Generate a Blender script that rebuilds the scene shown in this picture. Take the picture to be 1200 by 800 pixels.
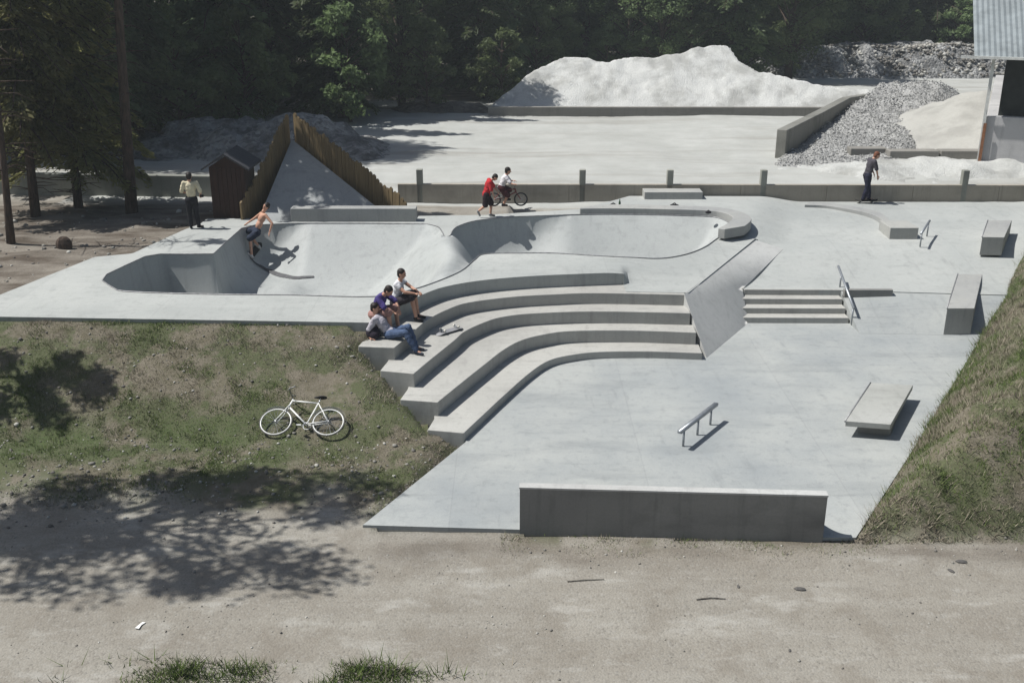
import bpy, bmesh, math, random
import numpy as np
from mathutils import Vector, Matrix
random.seed(7); np.random.seed(7)
R = math.radians
for o in list(bpy.data.objects): bpy.data.objects.remove(o)
S = bpy.context.scene
COL = S.collection
# ---------------------------------------------------------------- camera, sky, sun
CAM_H = 9.0; FPX = 1200.0; TH = math.atan(440/1200)
cd = bpy.data.cameras.new('camera'); cam = bpy.data.objects.new('camera', cd); COL.objects.link(cam)
cam.location = (0, 0, CAM_H); cam.rotation_euler = (math.pi/2 - TH, 0, 0)
cd.sensor_width = 36; cd.lens = 36*FPX/1200; cd.clip_end = 3000; cd.clip_start = .1
S.camera = cam
SUN = Vector((-.52, .03, .85)).normalized()
elev = math.asin(SUN.z); azim = math.atan2(SUN.x, SUN.y)
W = bpy.data.worlds.new('World'); S.world = W; W.use_nodes = True
nt = W.node_tree; bg = nt.nodes['Background']; bg.inputs[1].default_value = .058
sky = nt.nodes.new('ShaderNodeTexSky'); sky.sky_type = 'NISHITA'; sky.sun_disc = False
sky.sun_elevation = elev; sky.sun_rotation = azim; sky.air_density = 1.2; sky.dust_density = 2.0
nt.links.new(sky.outputs[0], bg.inputs[0])
ld = bpy.data.lights.new('sun', 'SUN'); ld.energy = 5.0; ld.angle = R(.53); ld.color = (1, .98, .94)
sun = bpy.data.objects.new('sun', ld); COL.objects.link(sun)
sun.rotation_euler = SUN.to_track_quat('Z', 'Y').to_euler()
S.view_settings.view_transform = 'Standard'; S.view_settings.look = 'None'
S.view_settings.exposure = .25; S.view_settings.gamma = 1

def P(px, py, z=0.0):
    """the point at height z that the survey sketch puts at this spot"""
    u = (px-600)/FPX; v = -(py-400)/FPX
    dy = math.cos(TH)+v*math.sin(TH); dz = -math.sin(TH)+v*math.cos(TH)
    t = (z-CAM_H)/dz
    return Vector((u*t, dy*t, z))
def Pl(l, z): return [tuple(P(a, b, z)[:2]) for a, b in l]
def zat(py, Y):
    return CAM_H - Y*math.tan(TH - math.atan((400-py)/FPX))
def xat(px, Y, z): return (px-600)/FPX*(Y*math.cos(TH)+(CAM_H-z)*math.sin(TH))

# ---------------------------------------------------------------- helpers
def tag(o, label=None, cat=None, group=None, kind=None):
    if label: o['label'] = label
    if cat: o['category'] = cat
    if group: o['group'] = group
    if kind: o['kind'] = kind
    return o
def empty(name, loc=(0,0,0), rz=0, label=None, cat=None, group=None):
    o = bpy.data.objects.new(name, None); COL.objects.link(o); o.location = loc; o.rotation_euler = (0,0,rz)
    o.empty_display_size = .2
    return tag(o, label, cat, group)
def link(name, me, mat, parent=None, smooth=False):
    o = bpy.data.objects.new(name, me); COL.objects.link(o)
    if mat is not None:
        for m in (mat if isinstance(mat, (list, tuple)) else [mat]): me.materials.append(m)
    if parent: o.parent = parent
    if smooth:
        me.polygons.foreach_set('use_smooth', [True]*len(me.polygons))
    return o
class MB:
    def __init__(s): s.v = []; s.f = []
    def add(s, vs, fs):
        n = len(s.v); s.v += [tuple(v) for v in vs]; s.f += [tuple(i+n for i in f) for f in fs]
    def box(s, c, d, rz=0, M=None):
        hx, hy, hz = d[0]/2, d[1]/2, d[2]/2; vs = []
        cr, sr = math.cos(rz), math.sin(rz)
        for z in (-hz, hz):
            for x, y in ((-hx,-hy),(hx,-hy),(hx,hy),(-hx,hy)):
                p = Vector((c[0]+x*cr-y*sr, c[1]+x*sr+y*cr, c[2]+z)); vs.append(M@p if M else p)
        s.add(vs, [(3,2,1,0),(4,5,6,7),(0,1,5,4),(1,2,6,5),(2,3,7,6),(3,0,4,7)]); return s
    def prism(s, poly, z0, z1):
        poly = [tuple(p[:2]) for p in poly]
        a = sum(poly[i][0]*poly[(i+1)%len(poly)][1]-poly[(i+1)%len(poly)][0]*poly[i][1] for i in range(len(poly)))
        if a < 0: poly = poly[::-1]
        n = len(poly)
        f0 = (lambda i: z0[i]) if isinstance(z0, (list, tuple)) else (lambda i: z0)
        vs = [(x, y, z0) for x, y in poly]+[(x, y, z1) for x, y in poly]
        s.add(vs, [tuple(range(n))[::-1], tuple(range(n, 2*n))]+[(i, (i+1)%n, n+(i+1)%n, n+i) for i in range(n)]); return s
    def tube(s, pts, r, n=8, cap=True):
        pts = [Vector(p) for p in pts]; rs = r if isinstance(r, (list, tuple)) else [r]*len(pts)
        up = Vector((0,0,1)); rings = []
        for i, p in enumerate(pts):
            d = (pts[min(i+1, len(pts)-1)]-pts[max(i-1, 0)]).normalized()
            a = d.cross(up)
            if a.length < .05: a = d.cross(Vector((0,1,0)))
            a.normalize(); b = a.cross(d)
            rings.append([p+(a*math.cos(t)+b*math.sin(t))*rs[i] for t in [2*math.pi*k/n for k in range(n)]])
        vs = [v for g in rings for v in g]; fs = []
        for i in range(len(pts)-1):
            for k in range(n):
                fs.append((i*n+k, i*n+(k+1)%n, (i+1)*n+(k+1)%n, (i+1)*n+k))
        if cap: fs += [tuple(range(n))[::-1], tuple((len(pts)-1)*n+k for k in range(n))]
        s.add(vs, fs); return s
    def ell(s, c, r, M=None, nu=12, nv=8):
        vs = [(0,0,-1)]+[(math.cos(2*math.pi*u/nu)*math.cos(t), math.sin(2*math.pi*u/nu)*math.cos(t), math.sin(t))
              for t in [-math.pi/2+math.pi*(k+1)/nv for k in range(nv-1)] for u in range(nu)]+[(0,0,1)]
        M = M or Matrix.Identity(3); c = Vector(c)
        vs = [c+M@Vector((v[0]*r[0], v[1]*r[1], v[2]*r[2])) for v in vs]
        fs = [(0, 1+(u+1)%nu, 1+u) for u in range(nu)]
        for k in range(nv-2):
            for u in range(nu):
                a = 1+k*nu; fs.append((a+u, a+(u+1)%nu, a+nu+(u+1)%nu, a+nu+u))
        a = 1+(nv-2)*nu; fs += [(a+u, a+(u+1)%nu, len(vs)-1) for u in range(nu)]
        s.add(vs, fs); return s
    def torus(s, c, Rr, r, M=None, n=32, m=8):
        M = M or Matrix.Identity(3); c = Vector(c); vs = []
        for i in range(n):
            t = 2*math.pi*i/n
            for j in range(m):
                q = 2*math.pi*j/m
                vs.append(c+M@Vector(((Rr+r*math.cos(q))*math.cos(t), r*math.sin(q), (Rr+r*math.cos(q))*math.sin(t))))
        s.add(vs, [(i*m+j, i*m+(j+1)%m, ((i+1)%n)*m+(j+1)%m, ((i+1)%n)*m+j) for i in range(n) for j in range(m)]); return s
    def mesh(s, name):
        me = bpy.data.meshes.new(name); me.from_pydata(s.v, [], s.f); me.update(); return me
    def build(s, name, mat, parent=None, smooth=False, bevel=0):
        me = s.mesh(name)
        if bevel:
            bm = bmesh.new(); bm.from_mesh(me)
            bmesh.ops.recalc_face_normals(bm, faces=bm.faces)
            es = [e for e in bm.edges if len(e.link_faces) == 2 and e.calc_face_angle(0) > .6]
            bmesh.ops.bevel(bm, geom=es, offset=bevel, segments=2, affect='EDGES', profile=.5)
            bm.to_mesh(me); bm.free()
        return link(name, me, mat, parent, smooth)
def np_mesh(name, v, f):
    me = bpy.data.meshes.new(name); v = np.asarray(v, np.float32); f = np.asarray(f, np.int32); k = f.shape[1]
    me.vertices.add(len(v)); me.vertices.foreach_set('co', v.ravel())
    me.loops.add(f.size); me.loops.foreach_set('vertex_index', f.ravel())
    me.polygons.add(len(f)); me.polygons.foreach_set('loop_start', np.arange(0, f.size, k, dtype=np.int32))
    me.polygons.foreach_set('loop_total', np.full(len(f), k, np.int32)); me.update(calc_edges=True); me.validate(); return me
def fattr(me, name, arr, dom='POINT'):
    a = me.attributes.new(name, 'FLOAT', dom); a.data.foreach_set('value', np.asarray(arr, np.float32))
def copy_tree(o, parent=None):
    c = o.copy(); COL.objects.link(c)
    if parent: c.parent = parent
    for ch in list(o.children): copy_tree(ch, c)
    return c
# 2-D noise
def _h(ix, iy, s): 
    n = (ix*374761393+iy*668265263+s*974634777) & 0xffffffff
    n = ((n ^ (n >> 13))*1274126177) & 0xffffffff
    return ((n ^ (n >> 16)) & 0xffff)/65535.0
def vnoise(x, y, s=0):
    x = np.asarray(x, float); y = np.asarray(y, float)
    ix = np.floor(x).astype(np.int64); iy = np.floor(y).astype(np.int64); fx = x-ix; fy = y-iy
    fx = fx*fx*(3-2*fx); fy = fy*fy*(3-2*fy)
    a = _h(ix, iy, s); b = _h(ix+1, iy, s); c = _h(ix, iy+1, s); d = _h(ix+1, iy+1, s)
    return (a*(1-fx)+b*fx)*(1-fy)+(c*(1-fx)+d*fx)*fy
def fbm(x, y, s=0, o=4):
    r = 0; a = .5; t = 0
    for k in range(o):
        r = r+a*vnoise(x*2**k, y*2**k, s+k*17); t += a; a *= .5
    return r/t
def sstep(a, b, x):
    t = np.clip((x-a)/(b-a), 0, 1); return t*t*(3-2*t)
def inpoly(poly, x, y):
    r = np.zeros(np.shape(x), bool); n = len(poly)
    for i in range(n):
        x1, y1 = poly[i]; x2, y2 = poly[(i+1)%n]
        if y1 == y2: continue
        r ^= ((y1 > y) != (y2 > y)) & (x < (x2-x1)*(y-y1)/(y2-y1)+x1)
    return r
def near(poly, x, y, closed=True):
    best = np.full(np.shape(x), 1e9); bx = np.array(x, float); by = np.array(y, float); n = len(poly)
    for i in range(n if closed else n-1):
        x1, y1 = poly[i]; x2, y2 = poly[(i+1)%n]; dx, dy = x2-x1, y2-y1
        t = np.clip(((x-x1)*dx+(y-y1)*dy)/(dx*dx+dy*dy+1e-12), 0, 1)
        qx = x1+t*dx; qy = y1+t*dy; d = np.hypot(x-qx, y-qy); m = d < best
        best = np.where(m, d, best); bx = np.where(m, qx, bx); by = np.where(m, qy, by)
    return best, bx, by
def smooth_poly(pts, closed=True, sub=6):
    n = len(pts); out = []
    for i in range(n if closed else n-1):
        g = (lambda k: pts[k % n]) if closed else (lambda k: pts[min(max(k, 0), n-1)])
        p0, p1, p2, p3 = g(i-1), g(i), g(i+1), g(i+2)
        for k in range(sub):
            t = k/sub
            out.append(tuple(.5*((2*b)+(-a+c)*t+(2*a-5*b+4*c-d)*t*t+(-a+3*b-3*c+d)*t**3) for a, b, c, d in zip(p0, p1, p2, p3)))
    if not closed: out.append(tuple(pts[-1]))
    return out

# ---------------------------------------------------------------- materials
class N:
    def __init__(s, name):
        s.m = bpy.data.materials.new(name); s.m.use_nodes = True; s.t = s.m.node_tree; s.b = s.t.nodes['Principled BSDF']
        s.co = s.t.nodes.new('ShaderNodeTexCoord').outputs['Object']
        s.b.inputs['Specular IOR Level'].default_value = .3
    def n(s, typ, **k):
        nd = s.t.nodes.new(typ)
        for a, b in k.items(): setattr(nd, a, b)
        return nd
    def l(s, a, b): s.t.links.new(a, b)
    def noise(s, scale, det=6, rough=.6, co=None, stretch=None):
        nd = s.n('ShaderNodeTexNoise'); nd.inputs['Scale'].default_value = scale; nd.inputs['Detail'].default_value = det; nd.inputs['Roughness'].default_value = rough
        c = co or s.co
        if stretch:
            mp = s.n('ShaderNodeMapping'); mp.inputs['Scale'].default_value = stretch; s.l(c, mp.inputs[0]); c = mp.outputs[0]
        s.l(c, nd.inputs['Vector']); return nd.outputs[0]
    def ramp(s, f, stops):
        nd = s.n('ShaderNodeValToRGB'); e = nd.color_ramp.elements
        while len(e) < len(stops): e.new(.5)
        for i, (p, c) in enumerate(stops):
            e[i].position = p; e[i].color = (c, c, c, 1) if not isinstance(c, (tuple, list)) else (*c, 1)
        s.l(f, nd.inputs[0]); return nd.outputs[0]
    def mix(s, f, a, b, mode='MIX'):
        nd = s.n('ShaderNodeMix', data_type='RGBA', blend_type=mode)
        for sock, v in ((nd.inputs[0], f), (nd.inputs[6], a), (nd.inputs[7], b)):
            if isinstance(v, (int, float)): sock.default_value = v
            elif isinstance(v, (tuple, list)): sock.default_value = (*v, 1)
            else: s.l(v, sock)
        return nd.outputs[2]
    def math(s, op, a, b=0.0, c=None):
        nd = s.n('ShaderNodeMath', operation=op)
        for i, v in enumerate((a, b, c)):
            if v is None: continue
            if isinstance(v, (int, float)): nd.inputs[i].default_value = v
            else: s.l(v, nd.inputs[i])
        return nd.outputs[0]
    def attr(s, name): 
        nd = s.n('ShaderNodeAttribute'); nd.attribute_name = name; return nd.outputs['Fac']
    def bump(s, h, strength=.3, dist=.02):
        nd = s.n('ShaderNodeBump'); nd.inputs['Strength'].default_value = strength; nd.inputs['Distance'].default_value = dist
        s.l(h, nd.inputs['Height']); s.l(nd.outputs[0], s.b.inputs['Normal'])
    def out(s, col, rough=.8):
        if isinstance(col, (tuple, list)): s.b.inputs['Base Color'].default_value = (*col, 1)
        else: s.l(col, s.b.inputs['Base Color'])
        if isinstance(rough, (int, float)): s.b.inputs['Roughness'].default_value = rough
        else: s.l(rough, s.b.inputs['Roughness'])
        return s.m
def m_concrete(name, c=(.50,.52,.52), d=(.40,.42,.43), joints=False, stain=.5):
    c = tuple(q*.74*w_ for q, w_ in zip(c, (1.01,1.0,.968))); d = tuple(q*.73*w_ for q, w_ in zip(d, (1.01,1.0,.968)))
    m = N(name)
    big = m.noise(.35, 5, .6); st = m.noise(.9, 6, .62, stretch=(.35, 1.3, 1)); fine = m.noise(22, 4, .7)
    a = m.ramp(big, [(.3, d), (.62, c)])
    a = m.mix(m.ramp(st, [(.52, 0.0), (.74, stain)]), a, tuple(x*.74 for x in d))
    a = m.mix(m.ramp(fine, [(.35, .16), (.6, 0.0)]), a, tuple(x*.55 for x in d))
    if joints:
        sx = m.n('ShaderNodeSeparateXYZ'); m.l(m.co, sx.inputs[0])
        for ax, per, off in ((0, 3.6, .8), (1, 3.2, .35)):
            u = m.math('FRACT', m.math('ADD', m.math('MULTIPLY', sx.outputs[ax], 1/per), off))
            k = m.math('LESS_THAN', m.math('ABSOLUTE', m.math('SUBTRACT', u, .5)), .0035)
            a = m.mix(m.math('MULTIPLY', k, .16), a, (.15,.15,.15))
        cell = m.n('ShaderNodeCombineXYZ')
        for ax, per, off in ((0, 3.6, .3), (1, 3.2, -.15)): m.l(m.math('FLOOR', m.math('ADD', m.math('MULTIPLY', sx.outputs[ax], 1/per), off)), cell.inputs[ax])
        wn = m.n('ShaderNodeTexWhiteNoise'); m.l(cell.outputs[0], wn.inputs[0]); a = m.mix(m.math('MULTIPLY', wn.outputs[0], .16), a, tuple(x*.62 for x in d))
    for st_, lo, k_ in (((.8, 3.2, 1), .57, .20), ((3, .6, .6), .575, .20)):
        a = m.mix(m.ramp(m.noise(1.0, 7, .72, stretch=st_), [(lo, 0.0), (lo+.09, k_)]), a, tuple(x*.45 for x in d))
    run = m.noise(1.0, 6, .7, stretch=(5, 5, .35)); a = m.mix(m.ramp(run, [(.52, 0.0), (.68, .34)]), a, tuple(x*.6 for x in d))
    m.bump(m.noise(45, 4), .22, .008)
    return m.out(a, m.ramp(big, [(.3, .5), (.7, .75)]))
def m_plain(name, c, rough=.6, var=.25, scale=8, metal=0, bump=0):
    m = N(name); m.b.inputs['Metallic'].default_value = metal
    a = m.mix(m.ramp(m.noise(scale, 4), [(.35, 0.0), (.65, 1.0)]), tuple(x*(1-var) for x in c), tuple(min(1, x*(1+var*.6)) for x in c))
    if bump: m.bump(m.noise(scale*4), bump, .01)
    return m.out(a, rough)
M_floor = m_concrete('plaza concrete', (.50,.52,.515), (.37,.40,.42), True, .6)
M_deck = m_concrete('deck concrete', (.53,.55,.545), (.46,.485,.485), True, .3)
M_bowl = m_concrete('bowl concrete', (.49,.515,.52), (.42,.445,.455), False, .35)
M_terr = m_concrete('terrace concrete', (.54,.54,.52), (.44,.435,.42), False, .5)
M_bank = m_concrete('bank concrete', (.62,.63,.63), (.54,.55,.55), False, .5)
M_wall = m_concrete('old wall concrete', (.32,.31,.29), (.30,.29,.27), False, 1)
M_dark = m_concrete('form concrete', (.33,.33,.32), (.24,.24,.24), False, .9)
M_steel = m_plain('galvanised steel', (.32,.34,.36), .45, .2, 20, .6)
M_pipe = m_plain('dark pipe', (.26,.26,.265), .5, .3, 10, .5)
M_rubber = m_plain('rubber', (.02,.02,.022), .7)
M_white = m_plain('white bicycle paint', (.75,.75,.72), .3, .12, 20)
M_black = m_plain('black cloth', (.015,.015,.018), .85)
M_skin = m_plain('skin', (.48,.27,.19), .55, .08, 12)
M_hair = m_plain('dark hair', (.018,.013,.011), .6, .4, 60)
M_rhair = m_plain('reddish hair', (.16,.06,.03), .6, .4, 60)
M_deckw = m_plain('board grip', (.03,.03,.03), .9)
M_maple = m_plain('board underside', (.22,.22,.23), .5)
def m_wood(name, c, d, sx=(30, 30, 1.2)):
    m = N(name); g = m.noise(1.0, 6, .65, stretch=sx); oi = m.n('ShaderNodeObjectInfo').outputs['Random']
    a = m.mix(m.ramp(g, [(.3, 0.0), (.7, 1.0)]), d, c)
    a = m.mix(m.math('MULTIPLY', oi, .6), a, d)
    m.bump(g, .4, .01); return m.out(a, .8)
M_stake = m_wood('stake wood', (.25,.18,.09), (.11,.08,.042))
M_shed = m_wood('shed boards', (.05,.022,.014), (.025,.012,.009), (14, 14, .8))
M_roofd = m_plain('dark shed roof', (.05,.05,.055), .7, .3, 12)
def m_bark(name, c, d):
    m = N(name); g = m.noise(1.0, 8, .7, stretch=(14, 14, 3)); a = m.mix(m.ramp(g, [(.35, 0.0), (.65, 1.0)]), d, c)
    m.bump(g, .9, .04); return m.out(a, .9)
M_bark = m_bark('spruce bark', (.10,.068,.05), (.028,.02,.016))
M_barkp = m_bark('pale bark', (.20,.19,.17), (.07,.06,.05))
def m_leaf(name, c, d, tr=.35):
    m = N(name); oi = m.n('ShaderNodeObjectInfo').outputs['Random']; r = m.attr('rnd')
    a = m.mix(r, d, c)
    hs = m.n('ShaderNodeHueSaturation'); m.l(a, hs.inputs['Color'])
    m.l(m.math('ADD', m.math('MULTIPLY', oi, .03), .48), hs.inputs['Hue']); m.l(m.math('ADD', m.math('MULTIPLY', oi, .4), .8), hs.inputs['Value'])
    m.l(hs.outputs[0], m.b.inputs['Base Color']); m.b.inputs['Roughness'].default_value = .6
    ts = m.n('ShaderNodeBsdfTranslucent'); m.l(hs.outputs[0], ts.inputs[0]); mx = m.n('ShaderNodeMixShader'); mx.inputs[0].default_value = tr
    m.l(m.b.outputs[0], mx.inputs[1]); m.l(ts.outputs[0], mx.inputs[2]); m.l(mx.outputs[0], m.t.nodes['Material Output'].inputs[0]); return m.m
M_needle = m_leaf('spruce needles', (.12,.165,.07), (.075,.105,.05), .5)
M_needle2 = m_leaf('olive needles', (.24,.24,.085), (.11,.125,.05), .5)
M_leaf = m_leaf('broad leaves', (.16,.215,.09), (.10,.14,.06), .5)
def m_gravel(name, c, d, dark, sc=7, bs=.8, bd=.12):
    m = N(name); v = m.n('ShaderNodeTexVoronoi'); v.inputs['Scale'].default_value = sc; m.l(m.co, v.inputs['Vector'])
    sp = m.n('ShaderNodeSeparateColor'); m.l(v.outputs['Color'], sp.inputs[0])
    a = m.mix(sp.outputs[0], d, c); big = m.noise(.5, 6, .65)
    a = m.mix(m.ramp(big, [(.47, 0.0), (.6, .75)]), a, dark)
    h = m.math('ADD', m.math('MULTIPLY', v.outputs['Distance'], -1.0), m.math('MULTIPLY', m.noise(sc*.4, 8, .75), 1.5))
    m.bump(h, bs, bd); return m.out(a, .9)
M_heap = m_gravel('crushed stone', (.50,.505,.485), (.43,.435,.415), (.27,.27,.25), 22, .7, .05)
M_cob = m_gravel('cobbles', (.44,.44,.425), (.30,.30,.295), (.25,.25,.245), 9, 1, .1)
M_rub = m_gravel('rubble', (.40,.40,.39), (.15,.15,.15), (.08,.08,.08), 5.5, 1, .14)
M_sand = m_gravel('sand', (.37,.365,.34), (.34,.335,.31), (.27,.265,.245), 20, .4, .03)
m = N('pebbles'); oi = m.attr('rnd')
M_cobst = None
M_stone = m.out(m.ramp(oi, [(0, (.12,.11,.10)), (.6, (.24,.23,.205)), (1, (.46,.45,.41))]), .9)
m = N('pale cobbles'); M_cobst = m.out(m.ramp(m.attr('rnd'), [(0, (.22,.22,.215)), (.5, (.33,.33,.32)), (1, (.46,.46,.44))]), .9)
M_heapw = m_gravel('white crushed stone', (.60,.605,.585), (.52,.525,.505), (.34,.34,.32), 22, .7, .05)
m = N('grass blades'); a_ = m.attr('dry'); r_ = m.attr('rnd')
gr = m.mix(r_, (.055,.09,.02), (.11,.15,.035)); dr = m.mix(r_, (.155,.132,.098), (.32,.282,.215))
M_blade = m.out(m.mix(a_, gr, dr), .8)

# ground material: masks say where dirt, turf and quarry sand lie
m = N('ground')
n1 = m.noise(.45, 6, .62); n2 = m.noise(3.2, 6, .7); n3 = m.noise(26, 5, .75); trk = m.noise(.8, 4, .6, stretch=(.14, 1.7, 1))
dirt = m.ramp(n1, [(.3, (.215,.197,.168)), (.7, (.265,.247,.213))])
dirt = m.mix(m.ramp(trk, [(.45, 0.0), (.66, .6)]), dirt, (.305,.29,.255))
dirt = m.mix(m.ramp(n2, [(.54, 0.0), (.8, .4)]), dirt, (.15,.135,.115))
vo = m.n('ShaderNodeTexVoronoi'); vo.inputs['Scale'].default_value = 28; m.l(m.co, vo.inputs['Vector'])
sc_ = m.n('ShaderNodeSeparateColor'); m.l(vo.outputs['Color'], sc_.inputs[0])
dirt = m.mix(m.ramp(sc_.outputs[0], [(.86, 0.0), (.93, .4)]), dirt, (.30,.29,.265))
dirt = m.mix(m.ramp(sc_.outputs[1], [(.88, 0.0), (.94, .4)]), dirt, (.13,.12,.105))
dirt = m.mix(m.ramp(n3, [(.35, .35), (.6, 0.0)]), dirt, (.13,.12,.10))
turf = m.mix(m.ramp(n2, [(.4, 0.0), (.62, 1.0)]), (.175,.155,.12), (.11,.10,.065))
turf = m.mix(m.ramp(m.noise(.9, 5, .65), [(.46, 0.0), (.53, .85)]), turf, (.055,.078,.025))
turf = m.mix(m.math('MULTIPLY', m.attr('green'), .8), turf, (.045,.08,.018))
turf = m.mix(m.ramp(n3, [(.4, .5), (.65, 0.0)]), turf, (.09,.075,.055))
sand = m.ramp(n1, [(.3, (.32,.325,.305)), (.68, (.41,.415,.395))])
tr2 = m.noise(.5, 5, .65, stretch=(.12, 1.4, 1)); sand = m.mix(m.ramp(tr2, [(.5, 0.0), (.64, .65)]), sand, (.255,.245,.22))
sand = m.mix(m.ramp(n2, [(.52, 0.0), (.8, .4)]), sand, (.28,.28,.26))
soil = m.mix(m.ramp(m.noise(.9, 6, .65, stretch=(.5, 1.5, 1)), [(.38, 0.0), (.62, 1.0)]), (.075,.058,.043), (.25,.225,.19))
soil = m.mix(m.ramp(n3, [(.4, .5), (.65, 0.0)]), soil, (.045,.035,.025))
pt = m.noise(1.1, 7, .7); dirt = m.mix(m.ramp(pt, [(.50, 0.0), (.62, .5)]), dirt, (.17,.15,.122)); dirt = m.mix(m.ramp(m.noise(.7, 6, .7, stretch=(1, 2.2, 1)), [(.55, 0.0), (.66, .55)]), dirt, (.35,.34,.31))
col = m.mix(m.attr('turf'), dirt, turf); col = m.mix(m.attr('sand'), col, sand); col = m.mix(m.attr('soil'), col, soil)
hh = m.math('ADD', m.math('MULTIPLY', n3, .5), m.math('ADD', n2, m.math('MULTIPLY', vo.outputs['Distance'], -.5)))
m.bump(hh, .5, .028); M_ground = m.out(col, .92)

# ---------------------------------------------------------------- plan of the park (metres)
ZD = 1.45
rim = smooth_poly(Pl([(120,329),(132,337),(150,342),(240,345),(340,346),(436,348),(478,341),(510,331),(540,318),(556,305),(568,298),(610,297),(650,297),(700,300),(745,302),(775,300),
    (804,293),(826,284),(840,275),(852,268),(857,262),(848,257),(830,254),(788,252.5),(740,251.5),(690,251.5),(640,253),(595,255),(558,259),(538,265),(531,270),
    (527,277),(521,277),(518,272),(513,266),(500,262.5)], ZD), False, 5)[:-1]
rim += [tuple(p) for p in Pl([(500,262.5),(420,262),(345,262),(300,264),(283,268),(265,284),(250,298),(215,298),(188,298),(170,301),(146,312),(125,322)], ZD)]
L0 = smooth_poly(Pl([(440,378),(470,358),(500,343),(525,335),(560,329),(600,325),(650,322),(731,319)], ZD), False, 5)
T1 = smooth_poly(Pl([(462,407),(478,394),(500,375),(525,362),(550,354),(600,347.5),(650,344.5),(700,343),(803,345)], 1.12), False, 5)
T2 = smooth_poly(Pl([(485,437.6),(501,424),(532,399),(545,388),(569,377),(590,371),(625,367),(700,364.6),(809,366.7)], .82), False, 5)
T3 = smooth_poly(Pl([(513,471),(540,449),(569,426),(589,410.5),(610,399),(636,392),(670,387.6),(740,387),(816,389.5)], .5), False, 5)
T4 = smooth_poly(Pl([(543.6,507),(566,486),(589,464.6),(619.6,437.6),(643,422.4),(670,415.6),(704,412),(760,411.5),(823,413.5)], .18), False, 5)
ends = {1: P(419.6,405.5,1.12), 2: P(445.6,434,.82), 3: P(469,468,.5), 4: P(501,503.4,.18)}
BK = [(7.38,30.21),(8.13,29.77)]
outer = [(-12.98,22.3)]+L0+[(2.935,25.2),(4.52,25.1),(7.38,30.21),(8.13,29.77),(6.36,27.03),(9.0,26.95),(13.6,26.5),(18.7,35.2),(4.1,35.35),(3.2,34.3),(2.26,33.3),(-.83,32.45),(-3.01,32.3),(-3.02,31.95),(-9.7,31.95),(-9.72,31.2),(-9.99,30.49),(-10.62,27.73),(-11.53,27.37)]
def zR(y): return .62+(.47)*sstep(27.0, 30.6, y)+.17*np.clip((y-30.6)/4, 0, 1)
def deck_z(x, y):
    low = ZD-(ZD-1.125)*np.where(y < 25.84, (x > 2.9)*1.0, sstep(2.93, 3.12, x))*sstep(26.75, 25.75, y)
    dE, ex, ey = near([(4.40,24.97),(7.38,30.21)], x, y, False); ze = 1.125+.12*np.clip((ey-24.97)/5.24, 0, 1)
    wE = sstep(0, 2.2, dE); low = low*wE+np.minimum(low, ze)*(1-wE)
    t = sstep(-.7, .9, x-(7.5+(y-30.2)*.35))
    cr = (7.38-4.40)*(y-24.97)-(30.21-24.97)*(x-4.40)              # side of the bank's top edge
    t = np.where(y <= 30.2, (cr < -.25).astype(float), t)
    return low*(1-t)+zR(y)*t
def heightfield(poly, step, zfun, extra=None):
    xs = [p[0] for p in poly]; ys = [p[1] for p in poly]
    X, Y = np.meshgrid(np.arange(min(xs)-2*step, max(xs)+2*step, step), np.arange(min(ys)-2*step, max(ys)+2*step, step))
    ny, nx = X.shape; x = X.ravel().copy(); y = Y.ravel().copy()
    polys = [poly]+(extra or [])
    ins = inpoly(poly, x, y); snap = np.zeros(len(x), bool); ons = []
    for p in polys:
        d, qx, qy = near(p, x, y); mk = (d < step*.71) & ~snap
        x[mk] = qx[mk]; y[mk] = qy[mk]; snap |= mk; ons.append(mk)
    return x, y, nx, ny, ins, ons
# deck and bowl share the rim
step = .11
x, y, nx, ny, ins, (onO, onR) = heightfield(outer, step, None, [rim])
inR = inpoly(rim, x, y) & ~onR
dR, _, _ = near(rim, x, y)
dz = deck_z(x, y)
DEP = 1.5
def bowl_prof(x, y, d):
    a = sstep(-7.1, -8.0, x)*sstep(29.0, 28.0, y)                                       # steep pocket at the left end
    b1 = sstep(-7.6, -6.2, x)*sstep(-1.6, -2.8, x)*sstep(27.5, 28.8, y)  # mellow back wall of the near pool
    b2 = sstep(.3, 2.0, x)*sstep(28.2, 29.4, y)
    b = np.maximum(b1, b2); Rh = 1.45*(1-a)*(1-b)+.2*a*(1-b)+2.7*b1+2.1*b2
    q = np.clip(d/Rh, 0, 1); circ = np.sqrt(np.clip(1-(1-q)**2, 0, None)); mel = q*(2-q)*.55+.45*q*q*(3-2*q)
    return DEP*(circ*(1-b)+mel*b)
prof = bowl_prof(x, y, dR)
hx, hy = P(532, 300, ZD)[:2]
# roll-over hump between the two pools
ridge = [tuple(P(524,278,ZD)[:2]), tuple(P(530,300,ZD)[:2]), tuple(P(520,322,ZD)[:2])]
dh, _, _ = near(ridge, x, y, False)
hump = np.exp(-(dh/.85)**2)
soft = np.exp(-(dh/1.5)**2)
depth = prof*(1-.93*hump)
depth = np.where(x < -1, depth, depth)*1.0
depth = np.where((x > 0), np.minimum(depth, 1.45), depth)
z = np.where(inR, dz-depth, dz)
z += np.where(inR, .10*np.exp(-(dh/.5)**2), 0)
idx = np.arange(nx*ny).reshape(ny, nx)
a, b, c, d = idx[:-1,:-1].ravel(), idx[:-1,1:].ravel(), idx[1:,1:].ravel(), idx[1:,:-1].ravel()
tris = np.concatenate([np.stack([a,b,c],1), np.stack([a,c,d],1)])
ok = (ins | onO | onR)
out_ = ~(ins | onO | onR)
keep = ~out_[tris].any(1)
cx = x[tris].mean(1); cy = y[tris].mean(1)
keep &= inpoly(outer, cx, cy)
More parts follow.
